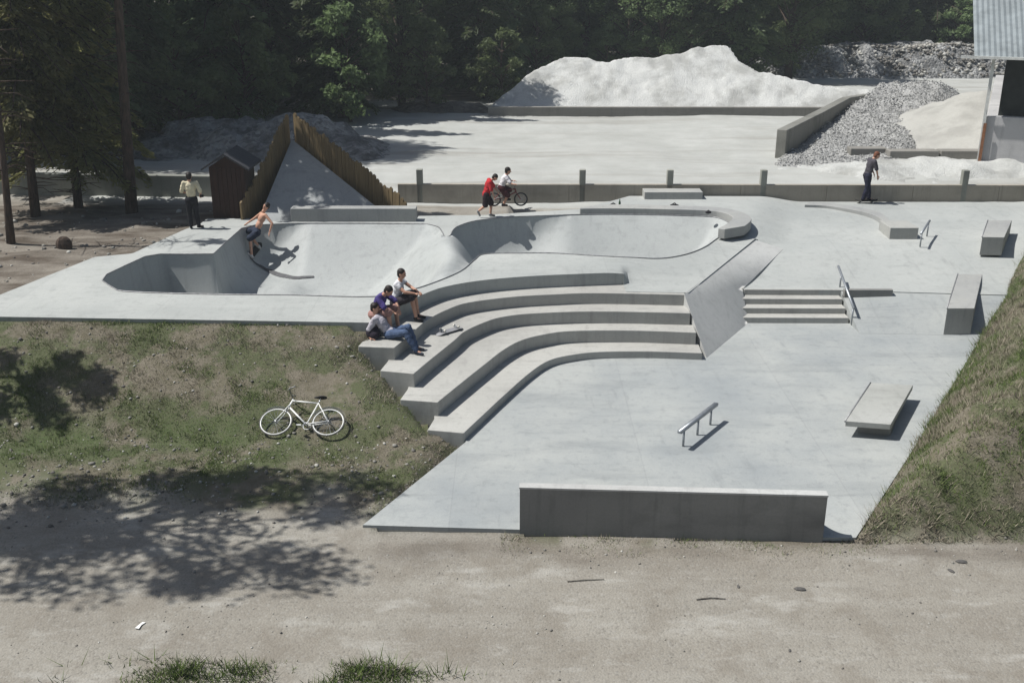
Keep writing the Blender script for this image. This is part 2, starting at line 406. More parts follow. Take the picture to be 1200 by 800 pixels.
ar = (x[tris[:,1]]-x[tris[:,0]])*(y[tris[:,2]]-y[tris[:,0]])-(x[tris[:,2]]-x[tris[:,0]])*(y[tris[:,1]]-y[tris[:,0]])
keep &= ar > 1e-6
inb = inpoly(rim, cx, cy)
V = np.stack([x, y, z], 1)
def sub(name, fm, mat, skirt=None):
    t = tris[fm]; u, inv = np.unique(t, return_inverse=True); t = inv.reshape(t.shape); v = V[u]; isO = onO[u]
    faces = [tuple(f) for f in t.tolist()]; v = [tuple(q) for q in v]
    if skirt:
        ec = {}
        for f in faces:
            for i in range(3): ec[(f[i], f[(i+1)%3])] = 1
        base = {}
        for (i, j) in list(ec):
            if (j, i) not in ec and isO[i] and isO[j]:
                for k in (i, j):
                    if k not in base: base[k] = len(v); v.append((v[k][0], v[k][1], v[k][2]-skirt))
                faces.append((j, i, base[i], base[j]))
    me = bpy.data.meshes.new(name); me.from_pydata(v, [], faces); me.update()
    o = link(name, me, mat)
    sm = [len(p.vertices) == 3 for p in me.polygons]; me.polygons.foreach_set('use_smooth', sm)
    me.set_sharp_from_angle(angle=R(38)); return o
deck = tag(sub('pavement_upper', keep & ~inb, M_deck, .5), kind='structure')
bowl = tag(sub('skate_bowl', keep & inb, M_bowl), 'long pale concrete skate bowl with a rounded hump between its two pools', 'skate bowl')
cop = MB(); rz = [(p[0], p[1], float(deck_z(np.array(p[0]), np.array(p[1])))+.012) for p in rim]
cop.tube(rz+[rz[0]], .016, 8, False); cop.build('coping', M_pipe, bowl, True)
# dark curved tyre track on the bowl floor, a thin raised ribbon laid on the concrete
def bowl_z(px, py):
    d_, _, _ = near(rim, np.array([px]), np.array([py])); d_ = float(d_[0])
    h_, _, _ = near(ridge, np.array([px]), np.array([py]), False); h_ = float(h_[0])
    p_ = float(bowl_prof(np.array(px), np.array(py), np.array(d_)))
    return ZD-p_*(1-.93*math.exp(-(h_/.85)**2))
def on_bowl(px, py):
    z_ = ZD
    while z_ > -.2:
        q = P(px, py, z_)
        if z_ <= bowl_z(q.x, q.y): return q
        z_ -= .01
    return q
trkpx = [(293,303),(299,309),(308,315),(318,320),(332,324.5),(348,327),(368,325)]
pts = []
for a_, b_ in trkpx:
    q = on_bowl(a_, b_); pts.append((q.x, q.y))
pts = smooth_poly(pts, False, 8); tv = []; tf = []
for i, p in enumerate(pts):
    q = pts[min(i+1, len(pts)-1)]; o_ = pts[max(i-1, 0)]; dx, dy = q[0]-o_[0], q[1]-o_[1]; L = math.hypot(dx, dy)
    w = .055*(.3+.9*math.sin(math.pi*min(.97, .08+.9*i/len(pts)))**.7)
    for s_ in (-1, 0, 1):
        X_, Y_ = p[0]-dy/L*w*s_, p[1]+dx/L*w*s_; tv.append((X_, Y_, bowl_z(X_, Y_)+.024))
    if i: 
        k = 3*i; tf += [(k-3, k-2, k+1, k), (k-2, k-1, k+2, k+1)]
me = bpy.data.meshes.new('skid_mark'); me.from_pydata(tv, [], tf); link('skid_mark', me, m_plain('skid black', (.09,.09,.095), .8), bowl, True)

# lower plaza floor
floor_poly = [(-2.56,15.41),(.13,15.26),(5.2,15.0),(5.77,15.0),(11.87,24.3),(13.9,27.2),(4,27.2),(-.5,23.6),(-1.0,19.2),(-.93,18.68)]
fl = MB().prism(floor_poly, -.45, 0.0).build('pavement_lower', M_floor); tag(fl, kind='structure')
rp = MB(); rp.add([(9.06,25.15,.004),(13.6,24.9,.004),(13.6,26.56,.614),(9.06,27.0,.614),(9.06,25.15,-.1),(13.6,24.9,-.1),(13.6,26.56,-.1),(9.06,27.0,-.1)],
    [(0,1,2,3),(0,4,5,1),(1,5,6,2),(2,6,7,3),(3,7,4,0),(7,6,5,4)])
tag(rp.build('pavement_ramp', M_floor), kind='structure')

# stepped terrace: four tiers
terr = empty('stepped_terrace', (0,0,0), 0, 'broad curved concrete seating steps sweeping down from the bowl deck to the lower plaza', 'steps')
tiers = [(T4, T3, 4, .18), (T3, T2, 3, .5), (T2, T1, 2, .82), (T1, L0, 1, 1.115)]
for cur, up, k, zz in tiers:
    e = ends[k]
    back = [(p[0]-.12, p[1]+.4) for p in up[::-1]]
    last = back[-1]
    poly = cur[:]
    poly += [(cur[-1][0]+.02, cur[-1][1]+.9)]+[b_ for b_ in back if b_[0] < cur[-1][0]-.02]+[(e.x+.1, e.y+.55), (e.x, e.y)]
    poly = [p for i, p in enumerate(poly) if i == 0 or math.hypot(p[0]-poly[i-1][0], p[1]-poly[i-1][1]) > .02]
    MB().prism(poly, -.25 if k < 4 else -.3, zz).build('step', M_terr, terr, bevel=.012)
# bank beside the stairs
zE = float(deck_z(np.array(8.13), np.array(29.8))); 
A_ = P(802,345,1.12)+Vector((0,0,.012)); B_ = P(828,419,0)+Vector((0,0,.004)); C_ = P(877,378,0)+Vector((0,0,.004)); D_ = Vector((6.36,27.03,.63)); E_ = Vector((8.13,29.77,float(zR(29.77))+.006)); F_ = Vector((7.38,30.21,float(deck_z(np.array(7.36),np.array(30.215)))+.004))
bk = MB(); tp = [A_,B_,C_,D_,E_,F_]; G_ = (A_+F_)*.5; G_.z = 1.24
tp = [A_,B_,C_,D_,E_,F_]
def patch(a, b, c, d, n=10):                                       # a-b one side, d-c the other
    return [[a.lerp(b, j/n).lerp(d.lerp(c, j/n), i/n) for j in range(n+1)] for i in range(n+1)]
for Pt in (patch(A_, B_, C_, D_), patch(F_, A_, D_, E_)):
    n_ = len(Pt); bk.add([p for r_ in Pt for p in r_], [(i*n_+j, i*n_+j+1, (i+1)*n_+j+1, (i+1)*n_+j) for i in range(n_-1) for j in range(n_-1)])
bk.add(tp+[Vector((v.x, v.y, -.3)) for v in tp], [(i,6+i,6+(i+1)%6,(i+1)%6) for i in range(6)]+[tuple(range(11,5,-1))])
o_ = bk.build('concrete_bank', M_bank, smooth=True)
bm = bmesh.new(); bm.from_mesh(o_.data); bmesh.ops.remove_doubles(bm, verts=bm.verts, dist=.001); bmesh.ops.recalc_face_normals(bm, faces=bm.faces); bm.to_mesh(o_.data); bm.free(); o_.data.set_sharp_from_angle(angle=R(40))
tag(o_, 'tilted grey concrete bank between the curved seating steps and the short stairs', 'bank')
# stairs
st = empty('staircase', (0,0,0), 0, 'short flight of four concrete stairs next to the tilted bank', 'stairs')
yT = 26.99
for k in range(4):
    y0 = yT-.335*k; MB().prism([(6.2,y0),(9.02,y0-.03),(9.02,27.35),(6.2,27.38)] if k else [(6.40,yT),(9.02,yT-.03),(9.02,27.02),(6.40,27.05)], -.1, .628-.157*k-(.0 if k else 0)).build('step', M_terr, st, bevel=.01)
# low kerb beside the stair top
kb = P(996,351,.55)
tag(MB().box((9.72,26.72,.6),(1.32,.14,.24)).build('low_ledge', M_dark, bevel=.01), 'thin low grey concrete kerb to the right of the stair head', 'kerb')

def rail(name, p0, p1, h0, h1, gz, posts, label, two=False, r=.03, flat=False):
    t = empty(name, (p0.x, p0.y, gz(0)), 0, label, 'grind rail')
    a = Vector((0,0,h0)); d = Vector((p1.x-p0.x, p1.y-p0.y, gz(1)+h1-gz(0)-h0)); 
    b = MB()
    if flat:
        n = Vector((-d.y, d.x, 0)).normalized()*.045
        vs = [a+n, a-n, a+d-n, a+d+n]; vs += [v-Vector((0,0,.06)) for v in vs]
        b.add(vs, [(0,1,2,3),(7,6,5,4),(0,4,5,1),(1,5,6,2),(2,6,7,3),(3,7,4,0)])
    else: b.tube([a, a+d], r, 10)
    b.build('rail_bar', M_steel, t, True)
    for f in posts:
        q = a+d*f; MB().tube([q-Vector((0,0,.03)), Vector((q.x, q.y, gz(f)-gz(0)-.02))], .024, 8).build('post', M_steel, t, True)
    return t
# flat rail on lower plaza
p0 = P(795,527,0); p1 = P(838,493,0)
rail('grind_rail', p0, p1, .42, .42, lambda f: 0.0, (.12, .5, .86), 'short flat steel grind rail on three posts in the middle of the lower plaza', flat=True)
# stair rail
s0 = Vector((9.12,27.6,0)); s1 = Vector((9.05,25.75,0))
rail('stair_rail', s0, s1, .50, .47, lambda f: .62 if f < .3 else .62-(f-.3)/.7*.6, (.2, .97), 'sloping steel handrail running down the right side of the four stairs', r=.035)
q0 = P(1077,291,1.05); q1 = P(1087,276,1.1)
rail('ledge_rail', q0, q1, .42, .45, lambda f: float(zR(30.3+f)), (.1, .9), 'short steel rail on the upper plaza beside the small concrete block', r=.035)

# front quarter-pipe ledge
ql = empty('quarter_pipe', (0,0,0), math.atan2(-.28, 5.07), 'long low concrete quarter pipe along the front edge of the lower plaza', 'quarter pipe'); ql.location = (.13,15.24,0)
L = 5.08; Hq = .80
prf = [(0,-.35),(0,Hq),(.16,Hq)]+[(.16+.95*(1-math.cos(t))*1.0 if False else .16+.95*math.sin(t)*1.0, Hq-.78*(1-math.cos(t))) for t in []]
prf += [(.16+.95*(1-math.cos(t)), Hq-(Hq-.003)*math.sin(t)) for t in [math.pi/2*k/14 for k in range(1,15)]]+[(1.11,-.35)]
n = len(prf); b = MB(); vs = [(0,p,q) for p,q in prf]+[(L,p,q) for p,q in prf]
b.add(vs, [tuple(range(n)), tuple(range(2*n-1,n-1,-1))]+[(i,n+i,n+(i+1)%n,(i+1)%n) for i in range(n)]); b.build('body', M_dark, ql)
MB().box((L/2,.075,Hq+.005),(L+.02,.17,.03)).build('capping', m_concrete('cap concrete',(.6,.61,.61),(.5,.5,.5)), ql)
# manual pad (tilted table on a plinth)
pc = [P(991,493,.36), P(1044,497,.36), P(1070,451,.36), P(1021,448,.36)]
ctr = sum(pc, Vector())/4
pd_ = empty('concrete_table', (ctr.x, ctr.y, 0), 0, 'low concrete slab table on a narrow plinth near the grassy mound', 'slab table')
b = MB().prism([(p.x-ctr.x, p.y-ctr.y) for p in pc], .24, .36); b.build('slab', m_concrete('slab concrete',(.52,.53,.52),(.42,.43,.41),False,.6), pd_, bevel=.01)
MB().prism([((p.x-ctr.x)*.72+.06, (p.y-ctr.y)*.80) for p in pc], -.02, .242).build('plinth', M_dark, pd_)
e0, e1 = pc[0]-ctr, pc[3]-ctr
MB().tube([(e0.x-.012,e0.y,.35),(e1.x-.012,e1.y,.35)], .02, 8).build('edge_rail', M_pipe, pd_, True)
# ledges at the right edge
def ledge(px, z, zb, label):
    q = [P(a,b_,z) for a,b_ in px]; c = sum(q, Vector())/4
    t = empty('concrete_ledge', (c.x,c.y,zb), 0, label, 'concrete ledge')
    MB().prism([(p.x-c.x,p.y-c.y) for p in q], -.05, z-zb).build('block', M_dark_top, t, bevel=.012)
    e0, e1 = q[0]-c, q[3]-c
    MB().tube([(e0.x-.006,e0.y,z-zb-.006),(e1.x-.006,e1.y,z-zb-.006)], .018, 8).build('edge_rail', M_pipe, t, True)
M_dark_top = m_concrete('ledge concrete', (.47,.475,.46), (.38,.39,.40), False, .4)
ledge([(1110,361),(1142,361),(1152,318.5),(1124,317)], .73, .0, 'long waist-low concrete ledge where the ramp meets the grass mound, nearer one')
ledge([(1151,277.5),(1177,278),(1186,258),(1158,258)], 1.55, 1.05, 'small concrete ledge far back by the end of the grass mound')
# small block and curved ledge in the upper plaza
sb = P(1042,280,1.1); sc2 = P(1075,280,1.1)
tag(MB().box(((sb.x+sc2.x)/2, sb.y+.5, 1.24), (sc2.x-sb.x, 1.0, .42)).build('concrete_block', M_dark_top, bevel=.012), 'low square concrete block beside the short rail on the upper plaza', 'block')
zc = 1.34
crv = smooth_poly(Pl([(943,240),(968,241),(992,244.5),(1013,248.5),(1027,253),(1035,259),(1038,263)], zc), False, 5)
back = [(p[0]+.28, p[1]+.42) for p in crv[::-1]]
tag(MB().prism(crv+back, .95, zc).build('curved_ledge', M_dark_top, bevel=.01), 'low curved concrete ledge in front of the leaning skater on the upper plaza', 'curved ledge')
bx = P(755,237,1.35); bx2 = P(823,237,1.35)
tag(MB().box(((bx.x+bx2.x)/2, bx.y+.45, 1.52),(bx2.x-bx.x,.9,.36)).build('concrete_block', M_dark_top, bevel=.012), 'flat rectangular concrete block against the low barrier behind the bowl', 'block')
# raised coping ledge round the far pool
zk = ZD+.2
ia = min(range(len(rim)), key=lambda k: math.hypot(rim[k][0]-P(838,274.5,ZD).x, rim[k][1]-P(838,274.5,ZD).y))
ib = min(range(len(rim)), key=lambda k: math.hypot(rim[k][0]-P(684,251.5,ZD).x, rim[k][1]-P(684,251.5,ZD).y))
seg = rim[ia:ib+1]; inner = []; outr = []
for k in range(len(seg)):
    a0_, a1_ = seg[max(k-1,0)], seg[min(k+1,len(seg)-1)]; dx, dy = a1_[0]-a0_[0], a1_[1]-a0_[1]; l_ = math.hypot(dx,dy) or 1
    wd_ = .55*min(1, .35+k/6, .2+(len(seg)-1-k)/4); nx_, ny_ = dy/l_, -dx/l_; inner.append((seg[k][0]+nx_*.03, seg[k][1]+ny_*.03)); outr.append((seg[k][0]+nx_*(.05+wd_), seg[k][1]+ny_*(.05+wd_)))
tag(MB().prism(inner+outr[::-1], ZD-.1, zk).build('raised_rim', M_dark_top, bevel=.015), 'raised curved concrete rim around the back right of the far pool', 'raised rim')
# low wall before the sloping bank
wv = MB().box(((-6.95-3.0)/2, 31.72, 1.64),(3.93,.42,.46)).build('low_wall', M_dark_top, bevel=.012)
tag(wv, 'low grey concrete wall behind the bowl at the foot of the triangular bank', 'low wall')
# triangular bank with palisades
apx = Vector((xat(342,35,3.47), 35, 3.47)); Lf = Vector((-8.0,31.5,1.44)); Rf = Vector((-3.85,31.97,1.44))
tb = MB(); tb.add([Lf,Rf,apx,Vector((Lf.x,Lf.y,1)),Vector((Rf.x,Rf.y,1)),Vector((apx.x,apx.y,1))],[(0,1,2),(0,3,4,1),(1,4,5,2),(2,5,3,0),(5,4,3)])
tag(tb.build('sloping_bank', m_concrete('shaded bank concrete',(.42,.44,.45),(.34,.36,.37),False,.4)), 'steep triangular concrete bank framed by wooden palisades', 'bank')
def palisade(a, b, ha, hb, n, label):
    t = empty('palisade', a, 0, label, 'palisade', 'wooden palisades of the triangular bank')
    d = b-a; ang = math.atan2(d.y, d.x); w = math.hypot(d.x, d.y)/n
    for k in range(n):
        f = (k+.5)/n; x_, y_ = d.x*f, d.y*f; top = ha+(hb-ha)*f+random.uniform(-.06,.09); z0 = 1.1-a.z; z1 = top-a.z
        bb = MB(); ww = w*random.uniform(.86,.98); cr, sr = math.cos(ang), math.sin(ang); lean = random.uniform(-.02,.02)
        vs = []
        for zz, dx in ((z0,0),(z1-.06,lean)):
            for u, v in ((-ww/2,-.03),(ww/2,-.03),(ww/2,.03),(-ww/2,.03)): vs.append((x_+(u+dx)*cr-v*sr, y_+(u+dx)*sr+v*cr, zz))
        vs += [(x_+lean*cr+.03*sr, y_+lean*sr-.03*cr, z1), (x_+lean*cr-.03*sr, y_+lean*sr+.03*cr, z1)]
        bb.add(vs, [(0,1,5,4),(1,2,6,5),(2,3,7,6),(3,0,4,7),(4,5,8),(6,7,9),(5,6,9,8),(7,4,8,9),(3,2,1,0)])
        bb.build('stake', M_stake, t)
nv = Vector((.09,.09,0))
palisade(apx+nv, Vector((-3.35,31.95+.2,1.3)), 4.4, 1.95, 34, 'brown wooden palisade sloping down to the right from the peak of the triangular bank')
palisade(apx+Vector((-.08,.03,0)), Vector((-8.55,31.75,1.3)), 4.4, 1.9, 20, 'brown wooden palisade sloping down to the left beside the dark shed')
# shed
shx0, shx1 = -9.55, -8.45; sy = 32.15
sh = empty('garden_shed', ((shx0+shx1)/2, sy, 1.3), 0, 'small dark brown wooden shed with a gable roof behind the bowl deck', 'shed')
w = (shx1-shx0)/2; b = MB(); pf = [(-w,0),(w,0),(w,1.75),(0,2.08),(-w,1.75)]
vs = [(p,0,q) for p,q in pf]+[(p,1.3,q) for p,q in pf]
b.add(vs, [(0,1,2,3,4),(9,8,7,6,5),(0,5,6,1),(1,6,7,2),(4,9,5,0)]); b.build('wall', M_shed, sh)
for s_ in (-1,1):
    b = MB(); vs = [(s_*(w+.2),-.2,1.66),(0,-.2,2.14),(0,1.5,2.14),(s_*(w+.2),1.5,1.66)]; vs += [(v[0],v[1],v[2]+.06) for v in vs]
    b.add(vs, [(3,2,1,0),(4,5,6,7),(0,1,5,4),(1,2,6,5),(2,3,7,6),(3,0,4,7)]); b.build('roof', M_roofd, sh)
b = MB()
for k in range(6): b.box((-.36+.145*k,-.015,.88),(.135,.03,1.66))
b.build('door', M_shed, sh)

# low barrier behind the park
fy0, fy1 = 35.6, 35.35; fx0, fx1 = xat(466,35.6,1.9), 24.0
fb = empty('low_barrier', (fx0, fy0, 1.2), 0, 'long low concrete barrier with stubby posts between the skatepark and the gravel yard', 'barrier')
ang = math.atan2(fy1-fy0, fx1-fx0); LL = math.hypot(fx1-fx0, fy1-fy0); k = 0; xx = 0
M_bar = m_concrete('barrier concrete', (.50,.46,.40), (.36,.33,.28), False, .8)
while xx < LL:
    l_ = min(3.0, LL-xx); cx_ = xx+l_/2
    MB().box((cx_*math.cos(ang), cx_*math.sin(ang), .26), (l_-.006, .16, .74), ang).build('panel', M_bar, fb, bevel=.012); xx += l_
M_post = m_concrete('post concrete', (.42,.43,.39), (.3,.31,.28), False, .8)
for px in (491, 683, 786, 896, 1132):
    x_ = xat(px, 35.4, 2.2)-fx0; MB().box((x_, x_*math.tan(ang)+.03, .50), (.22, .22, 1.28), ang).build('post', M_post, fb, bevel=.02)

# ---------------------------------------------------------------- terrain
foot = [(-12.98,22.3),(-3.08,21.82),(-3.35,21.3),(-1.70,18.9),(-.98,18.68),(-2.56,15.41),(.13,15.26),(5.2,14.98),(5.77,15.12),(11.87,24.55),(13.6,27.0),(18.5,35.2),(4.1,35.35),(3.2,34.3),(2.26,33.3),(-.83,32.45),(-3.01,32.3),(-3.02,31.95),(-9.7,31.95),(-9.72,31.2),(-9.99,30.49),(-10.62,27.73),(-11.53,27.37)]
mline = [(5.72,14.9),(11.87,24.55),(13.6,27.0),(18.6,35.0)]
def terrain(x, y):
    x = np.asarray(x, float); y = np.asarray(y, float)
    road = -.065-.03*np.exp(-((y-13.9-.12*np.sin(x*.35))/.22)**2)-.03*np.exp(-((y-12.5-.12*np.sin(x*.35))/.22)**2)+.035*(fbm(x*1.7, y*2.4, 35)-.5)+.05*(fbm(x*.5, y*.9, 3)-.5)
    bankz = road+sstep(15.5, 18.6, y)*.15
    bankz = np.where(y > 18.4, .03+(np.clip(y, 18.4, 21.9)-18.4)*.385, bankz)
    bumps = (fbm(x*1.3, y*1.3, 9)-.5)*.16+(fbm(x*5, y*5, 5)-.5)*.05
    bankz = bankz+bumps*sstep(15.6, 16.6, y)*sstep(22.0, 21.0, y)
    z = bankz
    # near the lower floor's left edge
    dfl, _, _ = near([(-2.56,15.41),(-.98,18.66)], x, y, False)
    z = np.where(dfl < .5, np.minimum(z, -.05+.35*dfl), z)
    up = 1.3+(fbm(x*.6, y*.6, 11)-.5)*.3
    z = np.where(y > 21.9, z*(1-sstep(21.9, 23.2, y))+np.minimum(up, 1.5)*sstep(21.9, 23.2, y), z)
    ddk, _, _ = near(foot, x, y)
    z = np.where((y > 21.5) & (x < 5), np.minimum(z, 1.36+.12*ddk), z)
    # right mound
    mx = np.interp(y, [14.9, 24.55, 27.0, 35.0], [5.72, 11.87, 13.6, 18.6])
    ez = np.interp(y, [24.55, 27.0, 30.6, 34.6], [-.03, .58, 1.05, 1.2])
    d = (x-mx)*.84+(fbm(x*.7, y*.7, 21)-.5)*.5*np.clip((x-mx), 0, 1)
    crest = 2.1+.3*(fbm(x*.5, y*.5, 22)-.5)+np.clip((y-16)*.05, 0, .5)
    side = np.clip(d, 0, 50)*.92
    dd = np.clip(d, 0, 50); up_ = crest*(1-np.exp(-dd/crest*1.35)); top_ = crest*.93-.42*(np.clip(dd-1.9, 0, 3.2)); mz = -np.log(np.exp(-up_*5)+np.exp(-top_*5))/5; mz = np.maximum(mz, 0)
    mz = mz+(fbm(x*2.4+y*.4, y*.7, 27)-.5)*.42*np.clip(mz, 0, 1)*np.clip(dd, 0, 1)
    fr = (y-14.95+.25*(fbm(x*.8, 0*y, 31)-.5)*2)*1.0
    fz = np.clip(fr, 0, 50); fz = 2.4*(1-np.exp(-fz/2.4*1.2))
    mz = np.minimum(mz, fz)
    mz = mz*sstep(36.0, 33.5, y)
    mb = ez+mz+((fbm(x*1.6, y*1.6, 23)-.5)*.40+(fbm(x*6, y*6, 24)-.5)*.14)*np.clip(mz, 0, 1)-.03
    mround = (x > mx-.3) & (y > 14.9) & (y < 36)
    z = np.where(mround, np.where(y < 34.9, mb, np.maximum(mb, 1.2)), z)
    z = np.where((x > 0) & (x <= mx-.3) & (y > 15.3) & (y < 35.2), ez-.35, z)
    z = np.where((y <= 14.9+.0*x), road, z)
    z = np.where((x > -3.6) & (x < 0) & (y > 18) & (y < 22.0) & (ddk < .5), z-.13*(1-ddk/.5), z)
    z = np.where(inpoly(foot, x, y) & (y < 35.1) & (ddk > .03), z-.45, z)
    yard = 1.2+(fbm(x*.25, y*.25, 41)-.5)*.25+.05*(fbm(x*2, y*2, 42)-.5)
    t = sstep(33.0, 35.9, y)
    z = np.where((x < mx-.3) | (y > 35), z*(1-t)+yard*t, z)
    far = np.clip((y-84)*.06, 0, 14)+np.clip((-x-34)*.05, 0, 4)*sstep(36, 50, y)
    z = z+far
    # land in front and below the viewer's hillside stays low
    return z
def inset_inside(x, y, m):
    d, _, _ = near(foot, x, y); return inpoly(foot, x, y) & (d > m)
tg = empty  # keep name free
def grid_mesh(xs, ys):
    X, Y = np.meshgrid(xs, ys); x = X.ravel(); y = Y.ravel(); z = terrain(x, y)
    nx_, ny_ = len(xs), len(ys); idx = np.arange(nx_*ny_).reshape(ny_, nx_)
    f = np.stack([idx[:-1,:-1].ravel(), idx[:-1,1:].ravel(), idx[1:,1:].ravel(), idx[1:,:-1].ravel()], 1)
    return x, y, z, f
xs = np.unique(np.concatenate([np.arange(-400,-40,20), np.arange(-40,-18,1.0), np.arange(-18,20,.14), np.arange(20,50,1.0), np.arange(50,420,20)]).round(3))
ys = np.unique(np.concatenate([np.arange(-60,8,4), np.arange(8,36,.14), np.arange(36,100,.6), np.arange(100,600,20)]).round(3))
x, y, z, f = grid_mesh(xs, ys)
ii = inset_inside(x, y, .22)
z = np.where(inpoly(foot, x, y) & (y > 23), np.minimum(z, deck_z(x, y)-.12), z)
kp = ~ii[f].all(1); f = f[kp]
u, inv = np.unique(f, return_inverse=True); f = inv.reshape(f.shape); x, y, z = x[u], y[u], z[u]
me = np_mesh('ground', np.stack([x,y,z],1), f)
mx = np.interp(y, [14.9, 24.55, 27.0, 35.0], [5.72, 11.87, 13.6, 18.6])
nz = fbm(x*.9, y*.9, 77)
turf = sstep(15.2, 17.0, y+(nz-.5)*3)*sstep(23.2, 22.2, y)*(x < 0)
turf = np.maximum(turf, ((x > mx-.2) & (y > 14.9) & (y < 35))*sstep(14.7,15.2,y))
turf = np.maximum(turf, sstep(95, 110, y)*1.0)
fr_x = np.exp(-((y-15.05)/.28)**2)*((x > 0) & (x < 6))*.8; turf = np.maximum(turf, fr_x*(nz>.4))
sandm = sstep(34.8, 35.1, y)*(x > -16-.0*y)*(y < 95)
sandm = np.maximum(sandm, sstep(38, 40, y)*(y < 95)*1.0)*sstep(100,90,y)
soilm = ((x < -9.2) & (y > 22.6)).astype(float)*sstep(36.5, 34.5, y)*sstep(22.4,23.4,y)
soilm = np.maximum(soilm, .55*np.exp(-((y-14.75-(nz-.5)*.8)/.35)**2)*(x > -2.2)*(x < 9))
soilm = np.maximum(soilm, sstep(80, 96, y+(nz-.5)*10))
soilm = np.maximum(soilm, sstep(62, 66, y+(nz-.5)*3)*(x < -2)*1.0)
fattr(me, 'green', np.exp(-((y-18.45)/.75)**2)*(x < -3.4)*sstep(.3,.5,nz)); fattr(me, 'turf', turf); fattr(me, 'sand', sandm); fattr(me, 'soil', soilm)
ground = tag(link('ground', me, M_ground, None, True), kind='structure')

# ---------------------------------------------------------------- grass blades (stuff)
def blades(name, xy, dry, hlo, hhi, wid=.012):
    n = len(xy); x = xy[:,0]; y = xy[:,1]; z = terrain(x, y)-.01
    h = np.random.uniform(hlo, hhi, n)*(.65+np.clip((fbm(x*3.1, y*3.1, 91)-.46)*7, 0, 1.5)*np.random.uniform(.3,1,n)); a = np.random.uniform(0, 2*np.pi, n); w = wid*np.random.uniform(.6,1.5,n)
    lean = h*np.random.uniform(.2, 1.1, n); la = np.random.uniform(0, 2*np.pi, n)
    v = np.zeros((n, 3, 3))
    v[:,0] = np.stack([x-np.cos(a)*w, y-np.sin(a)*w, z],1); v[:,1] = np.stack([x+np.cos(a)*w, y+np.sin(a)*w, z],1)
    v[:,2] = np.stack([x+np.cos(la)*lean, y+np.sin(la)*lean, z+h*np.random.uniform(.6,1,n)],1)
    f = np.arange(n*3).reshape(n,3)
    me = np_mesh(name, v.reshape(-1,3), f)
    fattr(me, 'dry', np.repeat(dry, 3)); fattr(me, 'rnd', np.repeat(np.random.rand(n), 3)); return link(name, me, M_blade)
def scatter(n, x0, x1, y0, y1): return np.stack([np.random.uniform(x0,x1,n), np.random.uniform(y0,y1,n)],1)
q = scatter(330000, -13.5, -.8, 15.7, 22.15)
dns = fbm(q[:,0]*.8, q[:,1]*1.1, 51); ki = (~inset_inside(q[:,0], q[:,1], -.0)) & (np.random.rand(len(q)) < sstep(.3,.66,dns+.10*sstep(17,19,q[:,1]))*sstep(15.6,17.6,q[:,1]+(dns-.5)*3)*.6)
q = q[ki]; gn = .5+1.5*(fbm(q[:,0]*.75, q[:,1]*1.3, 52)-.5)+.35*np.exp(-((q[:,1]-21.8)/.12)**2)+.5*(fbm(q[:,0]*2.5, q[:,1]*2.5, 55)-.5)
lowgreen = np.exp(-((q[:,1]-18.5)/.8)**2)*.36*(q[:,0] < -3.6)+.05
dry = np.clip(1-sstep(.50,.66,gn+lowgreen), 0, 1); dry = np.where(np.random.rand(len(q)) < .10, 1-dry, dry)
tag(blades('bank_grass', q, dry, .02, .085, .005), 'patchy dry and green grass on the bank below the bowl deck', 'grass', kind='stuff')
q = scatter(620000, 5.6, 21, 14.9, 35.5); mxx = np.interp(q[:,1], [14.9,24.55,27,35],[5.72,11.87,13.6,18.6])
vis = q[:,0] < (q[:,1]*.94+2.9)*.5+1.2
dns = fbm(q[:,0]*.9, q[:,1]*.9, 61); ki = (q[:,0] > mxx-.02-.22*np.clip(fbm(q[:,0]*1.7, q[:,1]*1.7, 68)-.42, 0, 1)*2) & vis & (np.random.rand(len(q)) < sstep(.25,.6,dns+.1)*.95)
q = q[ki]; mxx = mxx[ki]; e = q[:,0]-mxx; gn = .5+1.6*(fbm(q[:,0]*.8, q[:,1]*.8, 62)-.5)+.5*(fbm(q[:,0]*2.2, q[:,1]*2.2, 65)-.5)+.20*np.exp(-(e/.55)**2)+.14*sstep(2.0,3.2,e)-.10*np.exp(-((e-1.5)/.7)**2)
dry = 1-sstep(.50,.66,gn); dry = np.where(np.random.rand(len(q)) < .15, 1-dry, dry)
tag(blades('mound_grass', q, dry, .04, .15, .006), 'rough dry and green grass covering the mound at the right', 'grass', kind='stuff')
q = scatter(90000, -8, 7, 10.6, 11.95); den = fbm(q[:,0]*1.1, q[:,1]*2, 71)
inb_ = np.exp(-((q[:,0]+4.4)/.9)**2)+np.exp(-((q[:,0]+2.0)/1.0)**2)
ki = np.random.rand(len(q)) < inb_*sstep(11.95,11.5,q[:,1])*sstep(.35,.6,den); q = q[ki]
tag(blades('verge_grass', q, np.where(np.random.rand(len(q))<.12,1.0,0.0), .06, .18, .007), 'green grass tufts along the near edge of the dirt track', 'grass', kind='stuff')
q = scatter(9000, -.2, 6.2, 14.35, 15.2); den = fbm(q[:,0]*1.8, q[:,1]*3, 73)
ki = (np.random.rand(len(q)) < sstep(.42,.62,den)*sstep(14.3,15.1,q[:,1])) & ~inset_inside(q[:,0], q[:,1], 0); q = q[ki]
tag(blades('ledge_weeds', q, np.where(np.random.rand(len(q))<.6,1.0,0.0), .03, .09, .005), 'sparse weeds at the foot of the quarter pipe wall', 'grass', kind='stuff')

